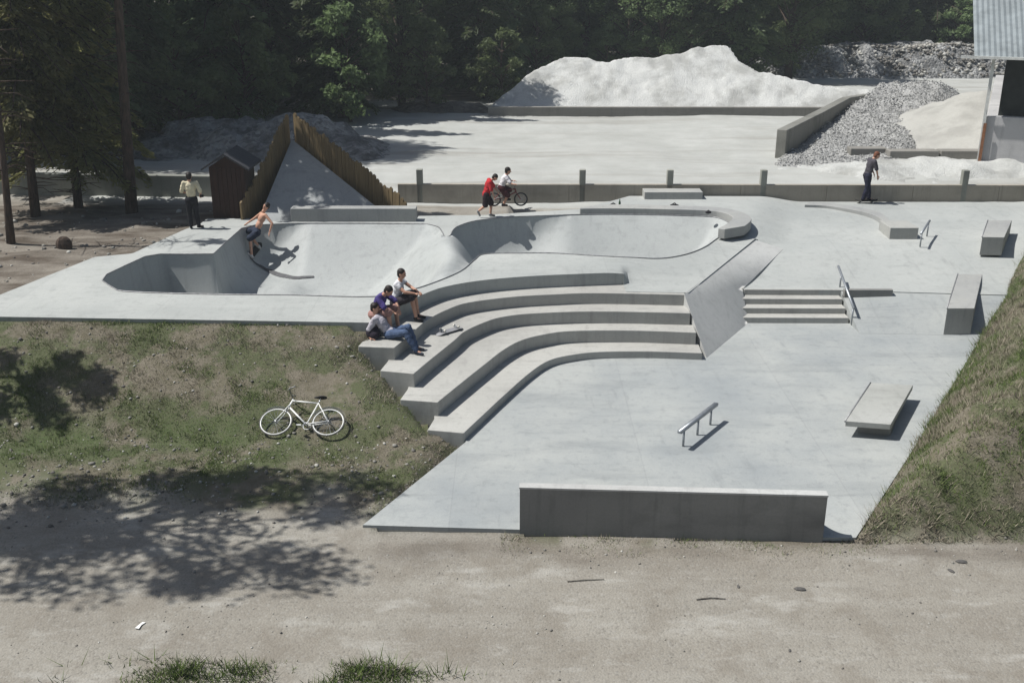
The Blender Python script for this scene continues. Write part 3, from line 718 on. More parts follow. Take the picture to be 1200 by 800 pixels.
# stones (stuff)
def rocks(name, pts, sizes, label, cat, mat=None):
    ico = []
    bm = bmesh.new(); bmesh.ops.create_icosphere(bm, subdivisions=1, radius=1); bv = np.array([v.co[:] for v in bm.verts]); bf = np.array([[v.index for v in f_.verts] for f_ in bm.faces]); bm.free()
    n = len(pts); k = len(bv); V_ = np.zeros((n,k,3)); 
    jit = 1+np.random.uniform(-.28,.28,(n,k,1)); sc = np.random.uniform(.6,1.2,(n,1,3)); ang = np.random.uniform(0,6.28,n)
    L_ = bv[None]*jit*sc*sizes[:,None,None]; c_, s_ = np.cos(ang)[:,None], np.sin(ang)[:,None]
    V_[:,:,0] = L_[:,:,0]*c_-L_[:,:,1]*s_; V_[:,:,1] = L_[:,:,0]*s_+L_[:,:,1]*c_; V_[:,:,2] = L_[:,:,2]*.75
    V_ += pts[:,None,:]
    F_ = (bf[None]+np.arange(n)[:,None,None]*k).reshape(-1,3)
    me = np_mesh(name, V_.reshape(-1,3), F_); fattr(me, 'rnd', np.repeat(np.random.rand(n)**1.3, k))
    o = link(name, me, mat or M_stone); return tag(o, label, cat, kind='stuff')
q = scatter(9000, -9, 10, 10.8, 15.6); den = fbm(q[:,0]*.8, q[:,1]*1.4, 81); ki = (np.random.rand(len(q)) < .35*sstep(.45,.75,den)+.8*np.exp(-((q[:,1]-14.75)/.3)**2)*(q[:,0]>0)) & ~inset_inside(q[:,0],q[:,1],-.03); q = q[ki]
sz = np.random.exponential(.005, len(q))+.005; sz = np.clip(sz, .005, .035)
rocks('road_pebbles', np.column_stack([q, terrain(q[:,0],q[:,1])+sz*.2]), sz, 'loose pebbles strewn over the dirt track', 'pebbles')
q = scatter(5200, -13, -.8, 15.4, 21.9); ki = (~inset_inside(q[:,0],q[:,1],-.05)) & (np.random.rand(len(q)) < .35+.6*np.exp(-((q[:,1]-17.2)/1.1)**2)); q = q[ki]; sz = np.clip(np.random.exponential(.010,len(q))+.008, .008, .07)
rocks('bank_stones', np.column_stack([q, terrain(q[:,0],q[:,1])+sz*.2]), sz, 'pale stones scattered in the grass below the deck', 'stones')
q = scatter(1500, -18, -9.9, 23, 34); ki = ~inset_inside(q[:,0],q[:,1],-.05); q = q[ki]; sz = np.clip(np.random.exponential(.03,len(q))+.015, .015, .16)
q = q[::4]; sz = sz[::4]*.8
rocks('forest_stones', np.column_stack([q, terrain(q[:,0],q[:,1])+sz*.2]), sz, 'stones and clods on the bare soil under the left trees', 'stones')

# ---------------------------------------------------------------- heaps and walls of the yard
def heap(name, x0, x1, y0, y1, hf, mat, label, cat, step=.3, rough=.25, rs=1.2, seed=0, z0=1.05):
    xs_ = np.arange(x0, x1+step, step); ys_ = np.arange(y0, y1+step, step); X, Y = np.meshgrid(xs_, ys_)
    h = hf(X, Y); n_ = (fbm(X*rs, Y*rs, 100+seed, 5)-.5)*2*rough
    Z = z0+np.where(h > .02, h+n_*np.clip(h, 0, 1), h)
    idx = np.arange(X.size).reshape(X.shape); f = np.stack([idx[:-1,:-1].ravel(), idx[:-1,1:].ravel(), idx[1:,1:].ravel(), idx[1:,:-1].ravel()],1)
    hm = (h.ravel()[f] > -.15).any(1); f = f[hm]; u, inv = np.unique(f, return_inverse=True)
    me = np_mesh(name, np.stack([X.ravel(),Y.ravel(),Z.ravel()],1)[u], inv.reshape(f.shape)); return tag(link(name, me, mat, None, True), label, cat)
sil = [(560,136),(570,132),(590,114),(616,93),(640,80),(663,69),(690,72),(714,76),(731,70),(771,69),(800,64),(817,59),(844,55),(854,57),(867,73),(888,86),(935,97),(969,103),(1019,107),(1060,112)]
RY = [58.8+max(0, (130-b_))*.06 for a_, b_ in sil]; RX = [xat(a_, y_, 3) for (a_, b_), y_ in zip(sil, RY)]; RH = [max(zat(b_, y_)-1.05, -.2)+.12 for (a_, b_), y_ in zip(sil, RY)]
def h_main(X, Y):
    r = np.interp(X, RX, RH, left=-.5, right=-.5); yc = 58.6+r*1.45
    return np.where(Y < yc, r-(yc-Y)*.69, r-(Y-yc)*.62)
heap('gravel_heap', RX[0]-1, RX[-1]+2, 57.6, 74, h_main, M_heapw, 'long pale heap of crushed stone behind the yard, highest in the scene', 'gravel heap', .14, .17, 1.2, 1)
def cone(cx_, cy_, h, sl, ex=1.0, ey=1.0):
    def g(X, Y):
        d = np.hypot((X-cx_)/ex, (Y-cy_)/ey); w_ = (fbm(X*.5, Y*.5, int(cx_*7)%50+5)-.5)*1.0
        return h-np.sqrt(d*d+.5)*sl+w_
    return g
zz = lambda px, py, Y: (xat(px, Y, zat(py, Y)), zat(py, Y)-1.05)
ax_, ah_ = zz(262,143,47)
heap('rubble_heap', ax_-9, ax_+9, 40, 56, cone(ax_, 47, ah_+.5, .42, 1.5, .9), M_rub, 'grey rubble heap in tree shade behind the dark shed', 'rubble heap', .22, .5, 1.3, 2)
ax_, ah_ = zz(372,130,47)
heap('rubble_heap', ax_-9, ax_+9, 39, 58, cone(ax_-.3, 46.5, ah_+.35, .5, 1.0, 1.0), M_rub, 'grey gravel heap behind the right-hand palisade', 'rubble heap', .22, .35, 1.3, 3)
ax_, ah_ = zz(525,124,59)
heap('soil_heap', ax_-5, ax_+5, 55, 64, cone(ax_, 59.5, ah_+.45, .5, 2.0, .8), m_gravel('dark soil', (.16,.14,.12),(.08,.07,.06),(.05,.045,.04),4), 'low dark soil heap at the left end of the stone heap', 'soil heap', .25, .35, 1.3, 4)
# cobble heap behind the slanting wall, sand heap by the hall
def hc(X, Y):
    wl = np.interp(Y, [43,44.4,49.5,55,62],[11.2,11.75,14.75,17.75,21.6]); wr_ = np.interp(Y, [42.5,50,62],[15.3,20.0,27.5])
    h = (Y-42.6)*.078+.15+.18*(fbm(X*.7,Y*.7,6)-.5)
    return np.minimum(np.minimum(h, np.where(Y < 44.4, 1.1, 3.0)*(X-wl)+.25), .6*(wr_-X)+.5)-np.clip(Y-61, 0, 9)*.9
heap('cobble_heap', 10.5, 29, 42, 66, hc, M_cob, 'long pale heap of round cobbles against the slanting concrete wall', 'cobble heap', .22, .30, 1.8, 5)
heap('sand_heap', 14, 31, 43.0, 58, cone(22.6, 50.0, 2.5, .46, 1.0, 1.3), M_sand, 'smooth pale sand heap beside the hall corner', 'sand heap', .25, .08, .8, 6)
heap('spoil_heap', 8, 30, 37.0, 43.6, cone(19.0, 40.8, .9, .26, 2.2, .8), M_heap, 'low pale gravel spoil in front of the concrete blocks', 'gravel heap', .18, .2, 1.2, 7)
def h_rb(X, Y): return np.minimum((Y-77.5)*.9, 2.2+.6*(fbm(X*.3, Y*.3, 8)-.5))-np.clip(17.5-X, 0, 10)*.6-np.clip(Y-83, 0, 20)*.35
heap('rubble_bank', 11, 60, 77, 92, h_rb, M_rub, 'long dark rubble bank at the foot of the forest on the right', 'rubble bank', .35, .7, .9, 8)
# stones lying on the cobble heap
qx = np.random.uniform(11, 27, 15000); qy = np.random.uniform(42.3, 62, 15000)
hh_ = hc(qx, qy); k_ = hh_ > .05; qx, qy, hh_ = qx[k_], qy[k_], hh_[k_]
rocks('loose_cobbles', np.column_stack([qx, qy, 1.08+hh_+(fbm(qx*1.8, qy*1.8, 105, 5)-.5)*.7*np.clip(hh_,0,1)]), np.random.uniform(.02,.055,len(qx)), 'round pale cobbles lying on the cobble heap', 'cobbles', M_cobst)
qx = np.random.uniform(14, 45, 2600); qy = np.random.uniform(77.8, 82.5, 2600); hh_ = h_rb(qx, qy); k_ = hh_ > .05; qx, qy, hh_ = qx[k_], qy[k_], hh_[k_]
rocks('loose_rubble', np.column_stack([qx, qy, 1.1+hh_]), np.random.uniform(.05,.2,len(qx)), 'broken rocks lying on the far rubble bank', 'rubble')
# walls
def wall(pts, h, th, label, mat=M_wall, zb=1.0):
    t = MB(); 
    for (x0,y0,h0),(x1,y1,h1) in zip(pts[:-1], pts[1:]):
        d = Vector((x1-x0, y1-y0, 0)); n = Vector((-d.y, d.x, 0)).normalized()*th/2
        a, b = Vector((x0,y0,0)), Vector((x1,y1,0))
        vs = [a-n, b-n, b+n, a+n]; lo = [v+Vector((0,0,zb)) for v in vs]; hi = [vs[0]+Vector((0,0,h0)), vs[1]+Vector((0,0,h1)), vs[2]+Vector((0,0,h1)), vs[3]+Vector((0,0,h0))]
        t.add(lo+hi, [(3,2,1,0),(4,5,6,7),(0,1,5,4),(1,2,6,5),(2,3,7,6),(3,0,4,7)])
    return tag(t.build('concrete_wall', mat, bevel=.03), label, 'wall')
wall([(xat(572,57.6,1.6),57.6,zat(125,57.6)),(xat(1010,57.6,1.6),57.6,zat(125.5,57.6))], .5, .3, 'long low concrete wall holding back the big stone heap')
a0 = P(948,184,1.15); 
wall([(11.6,44.4,zat(152,44.4)),(14.6,49.5,zat(131,49.5)),(17.6,55,zat(114,55)),(21.5,62,zat(109,62))], 1, .45, 'slanting dark concrete retaining wall left of the cobble heap', m_concrete('retaining concrete',(.30,.30,.28),(.22,.22,.20),False,.9))
wall([(xat(-60,36.6,1.9),37.2,1.95),(xat(250,36.6,1.9),36.5,1.95)], 1, .25, 'pale low concrete wall behind the left trees', m_concrete('pale wall concrete',(.33,.34,.31),(.24,.25,.23),False,.9))
wall([(xat(410,60,1.9),60,zat(127,60)),(xat(505,60,1.9),60,zat(124,60))], 1, .4, 'short concrete wall at the edge of the forest track')
def cblock(px0, px1, pyt, pyb, Y, label):
    x0, x1 = xat(px0,Y,1.5), xat(px1,Y,1.5); zt, zb_ = zat(pyt,Y), zat(pyb,Y)
    tag(MB().box(((x0+x1)/2, Y+.3, (zt+zb_)/2),(x1-x0,.6,zt-zb_)).build('concrete_block', M_wall, bevel=.03), label, 'block', 'concrete blocks in front of the sand heap')
cblock(1043,1101,177,190,43.8,'long grey concrete block below the sand heap, left of the upper pair')
cblock(1103,1160,177,190,43.8,'long grey concrete block touching the hall corner, right of the upper pair')
cblock(1042,1100,193,200,41.6,'half-buried concrete block in front of the left upper block')
cblock(1103,1136,193,199,41.6,'half-buried concrete block in front of the right upper block')
cblock(997,1040,174,184,44.4,'concrete block poking from the cobbles behind the leaning skater')

# hall at the right edge
Yh = 41.5; hx0 = xat(1164, Yh, 2.5)-.4
hl = empty('hall', (hx0, Yh, 1.1), R(-25), 'open hall with pale corrugated metal roof and concrete base at the right edge', 'hall')
Wd, Dp = 16, 18; he = zat(66, Yh)-1.1; hbse = zat(136, Yh)-1.1
MB().box((Wd/2, Dp/2, hbse/2-.2),(Wd, Dp, hbse+.4)).build('base_wall', m_concrete('hall base',(.62,.62,.64),(.5,.5,.52),False,.8), hl, bevel=.02)
MB().box((Wd/2+.3, Dp/2, (hbse+he)/2),(Wd-.2, Dp-.7, he-hbse)).build('wall', m_plain('opening shade',(.022,.025,.022),.8,.3,3), hl)  # near-black box fills the hall's open front, its inner shade put into the colour
M_hp = m_plain('white post paint', (.55,.56,.54), .6, .2, 4)
for px_ in (-.06, 7.2): 
    MB().box((px_, -.07, he/2),(.12, .12, he)).build('post', M_hp, hl)
MB().box((-.01,-.19,.9),(.12,.04,2.2)).build('rusty_edge', m_plain('rust',(.22,.10,.05),.8,.3,10), hl)
b = MB(); x0r = xat(1149, Yh-.6, he+1.1)-hx0+.12; nwv = 170; vs = []; fs = []
for i in range(nwv+1):
    X_ = x0r+(Wd+1)*i/nwv; dzv = .02*(1 if (i//1) % 2 else -1); y0_ = -.6
    vs += [(X_, y0_, he+.0+dzv), (X_-1.3*(1-i/nwv), Dp/2+1, he+5.4+dzv), (X_, y0_, he-.05+dzv), (X_-1.3*(1-i/nwv), Dp/2+1, he+5.35+dzv)]
    if i: k = 4*i; fs += [(k-4,k,k+1,k-3),(k-2,k-1,k+3,k+2),(k-4,k-2,k+2,k)]
b.add(vs, fs); b.build('roof', m_plain('roof sheet',(.20,.225,.235),.7,.2,1.5), hl)
b = MB(); vs = [(x0r,Dp/2+1,he+5.35),(x0r+Wd+1,Dp/2+1,he+5.35),(x0r+Wd+1,Dp+1,he-.0),(x0r,Dp+1,he)]; vs += [(v[0],v[1],v[2]-.06) for v in vs]
b.add(vs, [(0,1,2,3),(7,6,5,4),(0,4,5,1),(1,5,6,2),(2,6,7,3),(3,7,4,0)]); b.build('roof', m_plain('roof sheet back',(.3,.34,.36),.5,.15,1.5), hl)
MB().box((x0r+Wd/2,-.66,he-.02),(Wd+1,.1,.1)).build('gutter', M_hp, hl)
# distant barn in the far left corner
bn = empty('barn', (-41,62,1.2), R(12), 'distant barn with a grey metal roof in the top left corner', 'barn')
MB().box((-5,7,2.2),(10,14,4.4)).build('wall', m_plain('barn boards',(.05,.025,.02),.8), bn)
b = MB(); vs = [(1.0,-1,4.3),(1.0,15,4.3),(-5,15,7.4),(-5,-1,7.4),(-11,15,4.3),(-11,-1,4.3)]; vs += [(v[0],v[1],v[2]+.15) for v in vs]
b.add(vs, [(6,7,8,9),(9,8,10,11),(3,2,1,0),(5,4,2,3),(0,1,7,6),(5,11,10,4),(0,6,9,3),(3,9,11,5),(1,2,8,7),(2,4,10,8)]); b.build('roof', m_plain('barn roof',(.22,.27,.3),.5,.2,1), bn)
# ---------------------------------------------------------------- trees
def quads_mesh(name, c, s, asp, rnd, dirs=None):
    """leaf faces: centres c, half sizes s"""
    n = len(c); a = np.random.normal(size=(n,3)); a /= np.linalg.norm(a, axis=1)[:,None]
    if dirs is not None: a = dirs+.35*a; a /= np.linalg.norm(a, axis=1)[:,None]
    b = np.random.normal(size=(n,3)); b -= (a*b).sum(1)[:,None]*a; b /= np.linalg.norm(b, axis=1)[:,None]
    s = s[:,None]; v = np.stack([c-a*s*asp, c+b*s*.55, c+a*s*asp, c-b*s*.55], 1)
    f = np.arange(n*4).reshape(n,4); me = np_mesh(name, v.reshape(-1,3), f); fattr(me, 'rnd', np.repeat(rnd, 4)); return me
def spruce(h, r, z0, nb, nl, size, seed, mat=M_needle, droop=.35, bare=0, name='spruce'):
    rs = np.random.RandomState(seed); np.random.seed(seed)
    root = empty(name); tr = MB(); k = 9
    tr.tube([(math.sin(i*1.3+seed)*.05*i/k, math.cos(i*1.7+seed)*.05*i/k, h*i/k-.25*(i==0)) for i in range(k+1)], [max(.015, .018*h*(1-i/k)**.8+.03*(i==0)) for i in range(k+1)], 9)
    C, S_, Dn, Rn = [], [], [], []
    for i in range(nb):
        f = (i+rs.rand())/nb; z = z0+(h-z0)*f**1.05; l = r*((1-f)**.75)*rs.uniform(.6,1.12)+.12; t = rs.rand()*6.283
        up = rs.uniform(.0,.25); pts = []
        for j in range(5):
            q = j/4*l; pts.append((math.cos(t)*q, math.sin(t)*q, z+up*q-droop*q*q/max(l,.5)))
        if i % 2 == 0 or size < .1: tr.tube(pts, [.02+.008*l*(1-j/4)*1.5 for j in range(5)], 4, False)
        m_ = max(6, int(nl*l/r)); u = rs.rand(m_)**.7; q = u*l; w = .24*l*(1-u*.75)+.06
        lat = rs.normal(size=m_)*w*.7; hang = -np.abs(rs.normal(size=m_))*.20*(.3+w)
        C.append(np.stack([math.cos(t)*q-math.sin(t)*lat, math.sin(t)*q+math.cos(t)*lat, z+up*q-droop*q*q/max(l,.5)+hang],1))
        d = np.stack([math.cos(t)*np.ones(m_)-math.sin(t)*np.sign(lat)*.8, math.sin(t)*np.ones(m_)+math.cos(t)*np.sign(lat)*.8, -.6*np.ones(m_)],1); Dn.append(d/np.linalg.norm(d,axis=1)[:,None])
        S_.append(size*rs.uniform(.6,1.3,m_)); Rn.append(np.clip(rs.rand()*.5+rs.rand(m_)*.5, 0, 1))
    for i in range(bare):
        z = rs.uniform(.22,.98)*(z0 if z0 < h else h*.95); t = rs.rand()*6.283; l = rs.uniform(.4,1.3)
        tr.tube([(0,0,z),(math.cos(t)*l*.5, math.sin(t)*l*.5, z+.02),(math.cos(t)*l, math.sin(t)*l, z-rs.uniform(-.1,.35))], [.022,.014,.005], 4, False)
    tr.build('trunk', M_bark, root, True)
    me = quads_mesh('crown', np.concatenate(C), np.concatenate(S_), 1.5, np.concatenate(Rn), np.concatenate(Dn)); link('crown', me, mat, root); return root
def broad(h, r, z0, ncl, nl, size, seed, mat=M_leaf, name='broadleaf_tree', flat=1.0, bark=None):
    rs = np.random.RandomState(seed); np.random.seed(seed); root = empty(name); tr = MB()
    tr.tube([(0,0,-.25),(.05,.03,h*.25),(-.08,.06,h*.5),(.04,-.05,h*.8)], [.016*h+.03,.013*h,.009*h,.003*h], 9)
    C, S_, Rn = [], [], []
    for i in range(ncl):
        f = rs.rand(); z = z0+(h-z0)*f; rr = r*math.sin(math.pi*min(.97, .16+.80*f))**.7; q = rr*rs.rand()**.45; t = rs.rand()*6.283
        c = np.array([math.cos(t)*q, math.sin(t)*q, z]); zs = max(h*.12, z-rs.uniform(.25,.5)*q-h*.06)
        tr.tube([(0,0,min(zs,h*.78)), (c[0]*.5,c[1]*.5,(zs+z)/2+.15), tuple(c)], [.035+.004*h,.02+.002*h,.008], 5, False)
        cr = rs.uniform(.45,1.0)*r*.36; m_ = int(nl*rs.uniform(.6,1.3)); p = rs.normal(size=(m_,3)); p /= np.linalg.norm(p,axis=1)[:,None]; p *= (rs.rand(m_)**.42)[:,None]*cr
        p[:,2] *= .62*flat; p *= 1+.3*rs.normal(size=(m_,1))*.4
        C.append(c+p); S_.append(size*rs.uniform(.55,1.3,m_)); Rn.append(np.clip(rs.rand()*.55+rs.rand(m_)*.45,0,1))
    tr.build('trunk', bark or M_bark, root, True)
    me = quads_mesh('crown', np.concatenate(C), np.concatenate(S_), 1.0, np.concatenate(Rn)); link('crown', me, mat, root); return root
def place(root, x, y, s=1, label=None, cat=None, group=None):
    root.location = (x, y, float(terrain(np.array(x), np.array(y)))-.02); root.scale = (s,s,s); root.rotation_euler = (0,0,random.random()*6.28); return tag(root, label, cat, group)
# trees standing by the left edge
near_t = [
 (spruce(9.4,.45,8.8,12,50,.06,11,M_needle2,bare=64), -14.75,29.3,'thick reddish bare trunk with dead snags, nearest of the left trees','conifer', .075),
 (spruce(12.5,2.3,2.8,150,320,.075,12,M_needle2,.5,bare=30), -15.6,32.9,'conifer with olive crown just behind the thick bare trunk at far left','conifer', .05),
 (spruce(12,2.5,1.7,160,320,.075,13,M_needle2,.55,bare=24), -14.8,34.4,'stout conifer with low drooping olive branches, third trunk from the left','conifer', .04),
 (spruce(16,2.0,8.6,80,200,.09,14,M_needle2,.4,bare=50), -12.75,33.7,'slim bare-stemmed conifer standing nearest to the man in the cream shirt','conifer', .065),
]
for t, x_, y_, lb, ct, ln in near_t:
    place(t, x_, y_, 1, lb, ct); t.rotation_euler = (0, ln, 0)
for ch in [c_ for n_ in near_t for c_ in n_[0].children]:
    if ch.name.startswith('trunk'):
        for v in ch.data.vertices:
            if math.hypot(v.co.x, v.co.y) < .32: v.co.x *= .68; v.co.y *= .68
place(spruce(12,2.4,2.0,120,240,.09,15,M_needle2,.45,bare=10), -18.6,38.5,1,'shaggy conifer half cut by the left picture edge behind the low wall','conifer')
place(spruce(14,2.6,3.6,130,240,.09,16,M_needle,.45,bare=10), -17.6,43.5,1,'dark conifer behind the pale low wall, left of the rubble heap','conifer')
# trees beside the track outside the picture whose shade falls on track and bank
tt = place(broad(12.8,3.5,8.6,34,360,.11,21,flat=.55), -12.5,15.8,1,'tall broadleaf tree beside the dirt track, shading its left part','broadleaf tree'); tt.rotation_euler = (0,0,0); tt.scale = (1.12,.68,1)
place(broad(8.6,1.7,4.8,16,260,.09,22), -14.7,20.5,1,'smaller broadleaf tree at the left end of the grass bank','broadleaf tree')
# forest
for x_, y_, h_ in ((-22.6,46.5,15),(-19.6,50.2,16),(-25.5,43.5,14),(-17.4,47.6,24),(-18.4,44.6,20)):
    place(spruce(h_,2.7,1.6,int(8*h_),120,.16,int(h_*3+x_),M_needle,.45,bare=8), x_, y_, 1, {-22.6:'dark spruce left of the rubble heap, nearest to it',-19.6:'dark spruce just behind the left flank of the rubble heap',-17.4:'tallest spruce in front of the wood, rising from the left end of the rubble heap',-18.4:'tall spruce just in front of the tallest one, left of the rubble heap',-25.5:'dark spruce far left behind the pale low wall'}[x_], 'spruce')
for x_, y_, h_, lb in ((-20.9,46.6,25,'very tall broadleaf tree towering left of the rubble heap'),):
    place(broad(h_, 5.2, 6.5, 90, 420, .16, int(h_), M_leaf), x_, y_, 1, lb, 'broadleaf tree')
protoS = [spruce(17+2*(i%3), 2.5+.25*i, .9+.7*(i%2), 150, 170, .12, 30+i, M_needle, .4, bare=10) for i in range(4)]
protoB = [broad(13+1.5*(i%3), 2.9+.3*(i%2), .8+.8*(i%2), 100, 300, .10, 40+i, M_leaf) for i in range(4)]
protoK = [broad(6.5, 2.3, .5, 34, 150, .15, 50+i, M_leaf, 'bushy_tree') for i in range(2)]
rsf = np.random.RandomState(5); usedS = set()
def plant(protos, x, y, s, label, cat, group):
    k = rsf.randint(len(protos)); p = protos[k]
    o = p if id(p) not in usedS else copy_tree(p)
    usedS.add(id(p)); o.location = (x, y, float(terrain(np.array(x), np.array(y)))-.05); o.scale = (s*rsf.uniform(.9,1.1), s*rsf.uniform(.9,1.1), s); o.rotation_euler = (0,0,rsf.rand()*6.28); plant.made.append(o); tag(o, label, cat, group)
plant.made = []
def front(x): return float(np.interp(x, [-60,-30,-19,-13,-6,0,4,20,24,60], [50,47,49,51,60,66,76,76,86,86]))
def where(x, Y, row):
    px = 600+1200*x/(Y*.94+2.5)
    reg = ['beyond the left picture edge','behind the left rubble heaps','behind the wooden palisades','at the left end of the yard','behind the low soil heap','behind the left half of the long stone heap','behind the peak of the long stone heap','behind the far rubble bank','behind the hall roof','beyond the right picture edge']
    k = int(np.searchsorted([0,170,330,430,570,740,880,1145,1200], px)); return reg[k]+(', at the front' if row == 0 else (', one row back' if row == 1 else ', deep in the wood'))
for row in range(6):
    x_ = -52.0
    while x_ < 62:
        Y = front(x_)+row*4.3+rsf.uniform(-1.2,1.2)
        if abs(x_) < .5*(Y*.94+2)+9 and not (-48 < x_ < -31 and Y < 80) :
            px = 600+1200*x_/(Y*.94+2.5)
            pb = .75 if 400 < px < 640 else (.55 if px >= 640 else .25)
            if rsf.rand() < pb: plant(protoB, x_+rsf.uniform(-.8,.8), Y, rsf.uniform(.8,1.15), 'leafy broadleaf tree '+where(x_, Y, row), 'broadleaf tree', 'broadleaf trees '+where(x_, Y, row))
            else: plant(protoS, x_+rsf.uniform(-.8,.8), Y, rsf.uniform(.85,1.15), 'tall dark spruce '+where(x_, Y, row), 'spruce', 'spruces '+where(x_, Y, row))
        x_ += rsf.uniform(3.2,4.8)*(1 if row < 3 else 1.25)
for x_ in np.arange(-30, 55, 3.6):
    Y = front(x_)-rsf.uniform(1.2,2.6)
    if x_ > 5 and x_ < 21: Y += 1.5
    plant(protoK, x_+rsf.uniform(-1,1), Y, rsf.uniform(.55,1.05), 'low bushy young tree '+where(x_, Y, 0).split(',')[0], 'bushy tree', 'bushy young trees '+where(x_, Y, 0).split(',')[0])
# ---------------------------------------------------------------- people and their gear
FOLD = bpy.data.textures.new('folds', 'CLOUDS'); FOLD.noise_scale = .085; FOLD.noise_depth = 1
def remeshed(name, mb, vox, mat, parent, sm=6, folds=0):
    me = mb.mesh(name+'_raw'); o = bpy.data.objects.new(name+'_raw', me); COL.objects.link(o)
    r_ = o.modifiers.new('r', 'REMESH'); r_.mode = 'VOXEL'; r_.voxel_size = vox
    s_ = o.modifiers.new('s', 'SMOOTH'); s_.factor = .5; s_.iterations = sm
    if folds:
        d_ = o.modifiers.new('d', 'DISPLACE'); d_.texture = FOLD; d_.strength = folds; d_.mid_level = .5; d_.texture_coords = 'LOCAL'
    dg = bpy.context.evaluated_depsgraph_get(); me2 = bpy.data.meshes.new_from_object(o.evaluated_get(dg)); bpy.data.objects.remove(o)
    me2.name = name; me2.materials.clear(); return link(name, me2, mat, parent, True)
def cap(mb, a, b, ra, rb):
    a, b = Vector(a), Vector(b); mb.tube([a, a.lerp(b,.5), b], [ra, (ra+rb)/2, rb], 12); mb.ell(a, (ra,)*3); mb.ell(b, (rb,)*3)
def person(label, loc, rz, J, clothes, hair=M_hair, sc=1.0, skin=M_skin, hand_curl=.5, hairlong=0):
    """J: joints, x forward, y to the person's left, z up (metres)"""
    root = empty('person', loc, rz, label, 'person'); root.scale = (sc,sc,sc)
    J = {k: Vector(v) for k, v in J.items()}
    side = (J['shL']-J['shR']).normalized(); hs = (J['hipL']-J['hipR']).normalized()
    pel = (J['hipL']+J['hipR'])/2; che = (J['shL']+J['shR'])/2
    ax = (che-pel).normalized(); fwd = side.cross(ax).normalized(); hf = hs.cross(ax).normalized()
    def fr(s, f, a): return Matrix((f, s, a)).transposed()
    Mt = fr(side, fwd, ax); Mh = fr(hs, hf, ax)
    def torso(mb, g=0.0, low=True, up=True):
        if up:
            mb.ell(che-ax*.13+fwd*.005, (.112+g,.158+g,.19+g), Mt, 16, 12); mb.ell(pel.lerp(che,.42), (.098+g,.135+g,.17+g), Mt, 16, 12)
            cap(mb, J['shL']-side*.035-ax*.02, J['shR']+side*.035-ax*.02, .062+g, .062+g)
        if low: mb.ell(pel+ax*.01, (.112+g,.155+g,.125+g), Mh, 16, 12)
    def arm(mb, s, g=0.0, upto=1.0):
        sh, el, wr = J['sh'+s], J['el'+s], J['wr'+s]
        if upto < .5: cap(mb, sh, sh.lerp(el, upto*2), .052+g, .046+g)
        else:
            cap(mb, sh, el, .05+g, .040+g)
            if upto >= 1 or upto > .5: cap(mb, el, el.lerp(wr, min(1, upto*2-1)), .040+g, .027+g)
    def leg(mb, s, g=0.0, upto=1.0, f0=0):
        hp, kn, an = J['hip'+s], J['kn'+s], J['an'+s]
        if upto <= .5: cap(mb, hp, hp.lerp(kn, upto*2), .086+g, .066+g*1.3)
        else:
            cap(mb, hp, kn, .086+g, .056+g); kk = kn.lerp(an, .3); cap(mb, kn, kk, .054+g, .055+g); cap(mb, kk, kn.lerp(an, .3+.7*(upto*2-1)), .055+g, .038+g)
    body = MB(); torso(body)
    for s in 'LR':
        arm(body, s); leg(body, s)
        an, to = J['an'+s], J['to'+s]; d = (to-an); cap(body, an, to-Vector((0,0,.0)), .036, .026); cap(body, an-d.normalized()*.035-Vector((0,0,.03)), an, .03, .036)
        wr, el = J['wr'+s], J['el'+s]; hd = J.get('hd'+s); d = ((hd-wr) if hd else (wr-el)).normalized()
        sgn = 1 if s == 'L' else -1; n_ = d.cross(Vector((0,0,1))); n_ = (n_.normalized() if n_.length > .2 else fwd); pn = n_.cross(d).normalized()
        pc_ = wr+d*.05; body.ell(pc_, (.055,.042,.018), fr(n_, d, pn), 10, 8)
        for i, L_ in enumerate((.068,.078,.072,.056)):
            b0 = wr+d*.085+n_*(.030-.020*i); b1 = b0+(d*.85-pn*.5*hand_curl).normalized()*L_*.5; b2 = b1+(d*(.8-.5*hand_curl)-pn*hand_curl).normalized()*L_*.5
            cap(body, b0, b1, .0095, .009); cap(body, b1, b2, .009, .008)
        t0 = wr+d*.03+n_*.034; t1 = t0+(d*.6+n_*.8).normalized()*.038; cap(body, t0, t1, .012, .011); cap(body, t1, t1+(d*.9-pn*.3).normalized()*.03, .011, .009)
    hd_ = J['head']; face = J['face']-hd_ if 'face' in J else fwd; face.normalize(); nk = (J['neck'] if 'neck' in J else che+ax*.05)
    up = (hd_-nk).normalized(); up = (up-face*up.dot(face)); up = up.normalized() if up.length > .2 else Vector((0,0,1)); hsid = up.cross(face).normalized(); Mf = fr(hsid, face, up)
    cap(body, nk-ax*.02, hd_-up*.05-face*.015, .058, .052)
    body.ell(hd_+up*.015, (.098,.077,.108), Mf, 16, 12); body.ell(hd_+face*.025-up*.055, (.066,.058,.062), Mf, 12, 8)
    cap(body, hd_+face*.093+up*.01, hd_+face*.112-up*.022, .010, .014)
    for q in (-1,1): body.ell(hd_+hsid*.078*q-up*.005, (.018,.010,.030), Mf, 8, 6)
    remeshed('body', body, .0085, skin, root, 4)
    b = MB(); e = MB()
    for q in (-1,1): e.ell(hd_+face*.092+hsid*.030*q+up*.012, (.010,.014,.009), Mf, 8, 6)
    e.build('eyes', M_hair, root, True)
    cap(b, hd_+face*.090-hsid*.018-up*.052, hd_+face*.090+hsid*.018-up*.052, .006, .006); b.build('mouth', M_lip, root, True)
    h = MB(); h.ell(hd_+up*.042-face*.018, (.104,.088,.093), Mf, 14, 10); h.ell(hd_-face*.045-up*.01, (.068,.082,.095+.03*hairlong), Mf, 12, 10)
